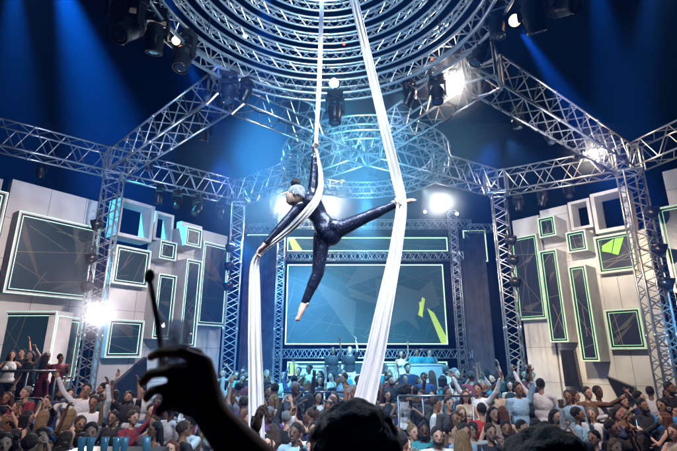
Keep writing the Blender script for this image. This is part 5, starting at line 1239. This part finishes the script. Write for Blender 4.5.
    hh = MB(); hh.ell(h + hm @ Vector((0, .018, .022)), (.093, .103, .111), hm, 24, 16)
    for i, v in enumerate(hh.v):
        l = hm.inverted() @ (v - h)
        if l.y < -.04 and l.z < .05: l.y = -.04 + (l.y + .04) * .15; l.x *= .9
        hh.v[i] = hm @ l + h
    hm_ = remesh(hh, .008, 1); hm_.materials.append(M['hair']); o = bpy.data.objects.new('hair', hm_); COL.objects.link(o); o.parent = root; o.color = (.42, .46, .55, 1)
    st_ = MB()
    for i in range(30):                      # loose strands at the nape and temples
        a_ = math.pi * (i / 29); r0 = h + hm @ Vector((math.cos(a_) * .078, .02 + math.sin(a_) * .075, -.035)); st_.cap(r0, r0 + hm @ Vector((math.cos(a_ + 1) * .012, .01, -.035 - .02 * math.sin(i * 2.7))), .011, .004, 6)
    st_.build('loose_hair', M['hair'], root, True).color = (.36, .38, .44, 1)
    bn = MB(); bc = at(295.5, 183, YA - .03) - O
    for i in range(26):
        a = i * 2.4; z = 1 - 2 * (i + .5) / 26; s = math.sqrt(1 - z * z); bn.ell(bc + Vector((math.cos(a) * s, math.sin(a) * s, z)) * .028, .028, None, 10, 8)
    bm_ = remesh(bn, .007, 1); bm_.materials.append(M['hair']); o = bpy.data.objects.new('hair_bun', bm_); COL.objects.link(o); o.parent = root; o.color = (.012, .012, .02, 1)
    tag(root, 'acrobat in a shiny dark catsuit doing a split in the air between white silks', 'acrobat')
acrobat()

# ------------------------------------------------------------------ world, haze
w = bpy.data.worlds.new('World'); scene.world = w; w.use_nodes = True
nt = w.node_tree; bg = nt.nodes['Background']; sky = nt.nodes.new('ShaderNodeTexSky'); sky.sky_type = 'NISHITA'; sky.sun_disc = False
sky.sun_elevation = R(-8); sky.sun_rotation = R(200); nt.links.new(sky.outputs['Color'], bg.inputs['Color']); bg.inputs['Strength'].default_value = .01
HZ = MB().box(-24, -8, -1.4, 24, 27, 22).build('haze', None); HZ.data.materials.clear()
hm = bpy.data.materials.new('haze'); hm.use_nodes = True; nt = hm.node_tree; nt.nodes.remove(nt.nodes['Principled BSDF'])
v = nt.nodes.new('ShaderNodeVolumePrincipled'); v.inputs['Color'].default_value = (.05, .25, 1, 1); v.inputs['Density'].default_value = .0048; v.inputs['Anisotropy'].default_value = .25
nt.links.new(v.outputs['Volume'], nt.nodes['Material Output'].inputs['Volume']); HZ.data.materials.append(hm); HZ['kind'] = 'stuff'
# stage smoke, with volumes added to give lamps and centre their glow
def smoke(px, py, Y, r, dens, label, col=(.80, .88, 1), sq=(1, 1, 1)):
    q = at(px, py, Y); mb = MB().ell((0, 0, 0), (r * sq[0], r * sq[1], r * sq[2]), None, 24, 16); m = bpy.data.materials.new('stage_smoke'); m.use_nodes = True; nt = m.node_tree; nt.nodes.remove(nt.nodes['Principled BSDF'])
    vv = nt.nodes.new('ShaderNodeVolumePrincipled'); vv.inputs['Color'].default_value = (*col, 1); vv.inputs['Anisotropy'].default_value = .3
    tc = nt.nodes.new('ShaderNodeTexCoord'); ln = nt.nodes.new('ShaderNodeVectorMath'); ln.operation = 'LENGTH'; mp = nt.nodes.new('ShaderNodeMapping'); mp.inputs['Scale'].default_value = tuple(1 / (r * k) for k in sq)
    mr = nt.nodes.new('ShaderNodeMapRange'); mr.inputs['From Min'].default_value = 1; mr.inputs['From Max'].default_value = 0; mr.inputs['To Max'].default_value = 1
    pw = nt.nodes.new('ShaderNodeMath'); pw.operation = 'POWER'; pw.inputs[1].default_value = 2.0; ml = nt.nodes.new('ShaderNodeMath'); ml.operation = 'MULTIPLY'; ml.inputs[1].default_value = dens
    L_ = nt.links.new; L_(tc.outputs['Object'], mp.inputs['Vector']); L_(mp.outputs['Vector'], ln.inputs[0]); L_(ln.outputs['Value'], mr.inputs['Value']); L_(mr.outputs['Result'], pw.inputs[0]); L_(pw.outputs[0], ml.inputs[0]); L_(ml.outputs[0], vv.inputs['Density']); L_(vv.outputs['Volume'], nt.nodes['Material Output'].inputs['Volume'])
    o = mb.build('smoke', m); o.location = q; o['kind'] = 'stuff'; return o
smoke(366, 165, 12.0, 5.0, .19, '', (.40, .78, 1), (1, .8, .6)); smoke(345, 112, 9.4, 1.9, .28, '', (.5, .82, 1)); smoke(262, 190, 14.0, 3.2, .30, '', (.35, .75, 1), (1.1, .8, .9)); smoke(215, 150, 13.0, 2.2, .10, '', (.3, .65, 1)); smoke(272, 128, 11.5, 2.4, .32, '', (.3, .7, 1)); smoke(445, 150, 12.5, 2.4, .22, '', (.3, .72, 1)); smoke(370, 235, 16.0, 3.4, .10, '', (.4, .80, 1), (1.5, .6, 1)); smoke(468, 300, 16.8, 1.7, .10, '', (.8, .85, .95), (1, 1, 1.4)); smoke(70, 275, 12.4, 1.7, .12, '', (.8, .78, .85))
for px, py, Y, r, dn in [(98, 313, 12.6, 1.15, .28), (452, 85, 8.7, 1.0, .45), (594, 154, 13.5, 1.1, .4), (285, 207, 17.9, 1.1, .5), (332, 206, 17.9, 1.7, .35), (440, 204, 17.9, 1.7, .35)]: smoke(px, py, Y, r, dn, '')  # added puffs that stand in for the bloom of the lamps
# ------------------------------------------------------------------ render settings
scene.render.engine = 'CYCLES'
c = scene.cycles; c.use_denoising = True; c.max_bounces = 12; c.diffuse_bounces = 3; c.glossy_bounces = 3; c.transmission_bounces = 12; c.volume_bounces = 0; c.transparent_max_bounces = 32
c.sample_clamp_indirect = 3; c.caustics_reflective = False; c.caustics_refractive = False
try: c.denoiser = 'OPENIMAGEDENOISE'
except Exception: pass
scene.view_settings.view_transform = 'Standard'; scene.view_settings.look = 'None'; scene.view_settings.exposure = .2; scene.view_settings.gamma = 1
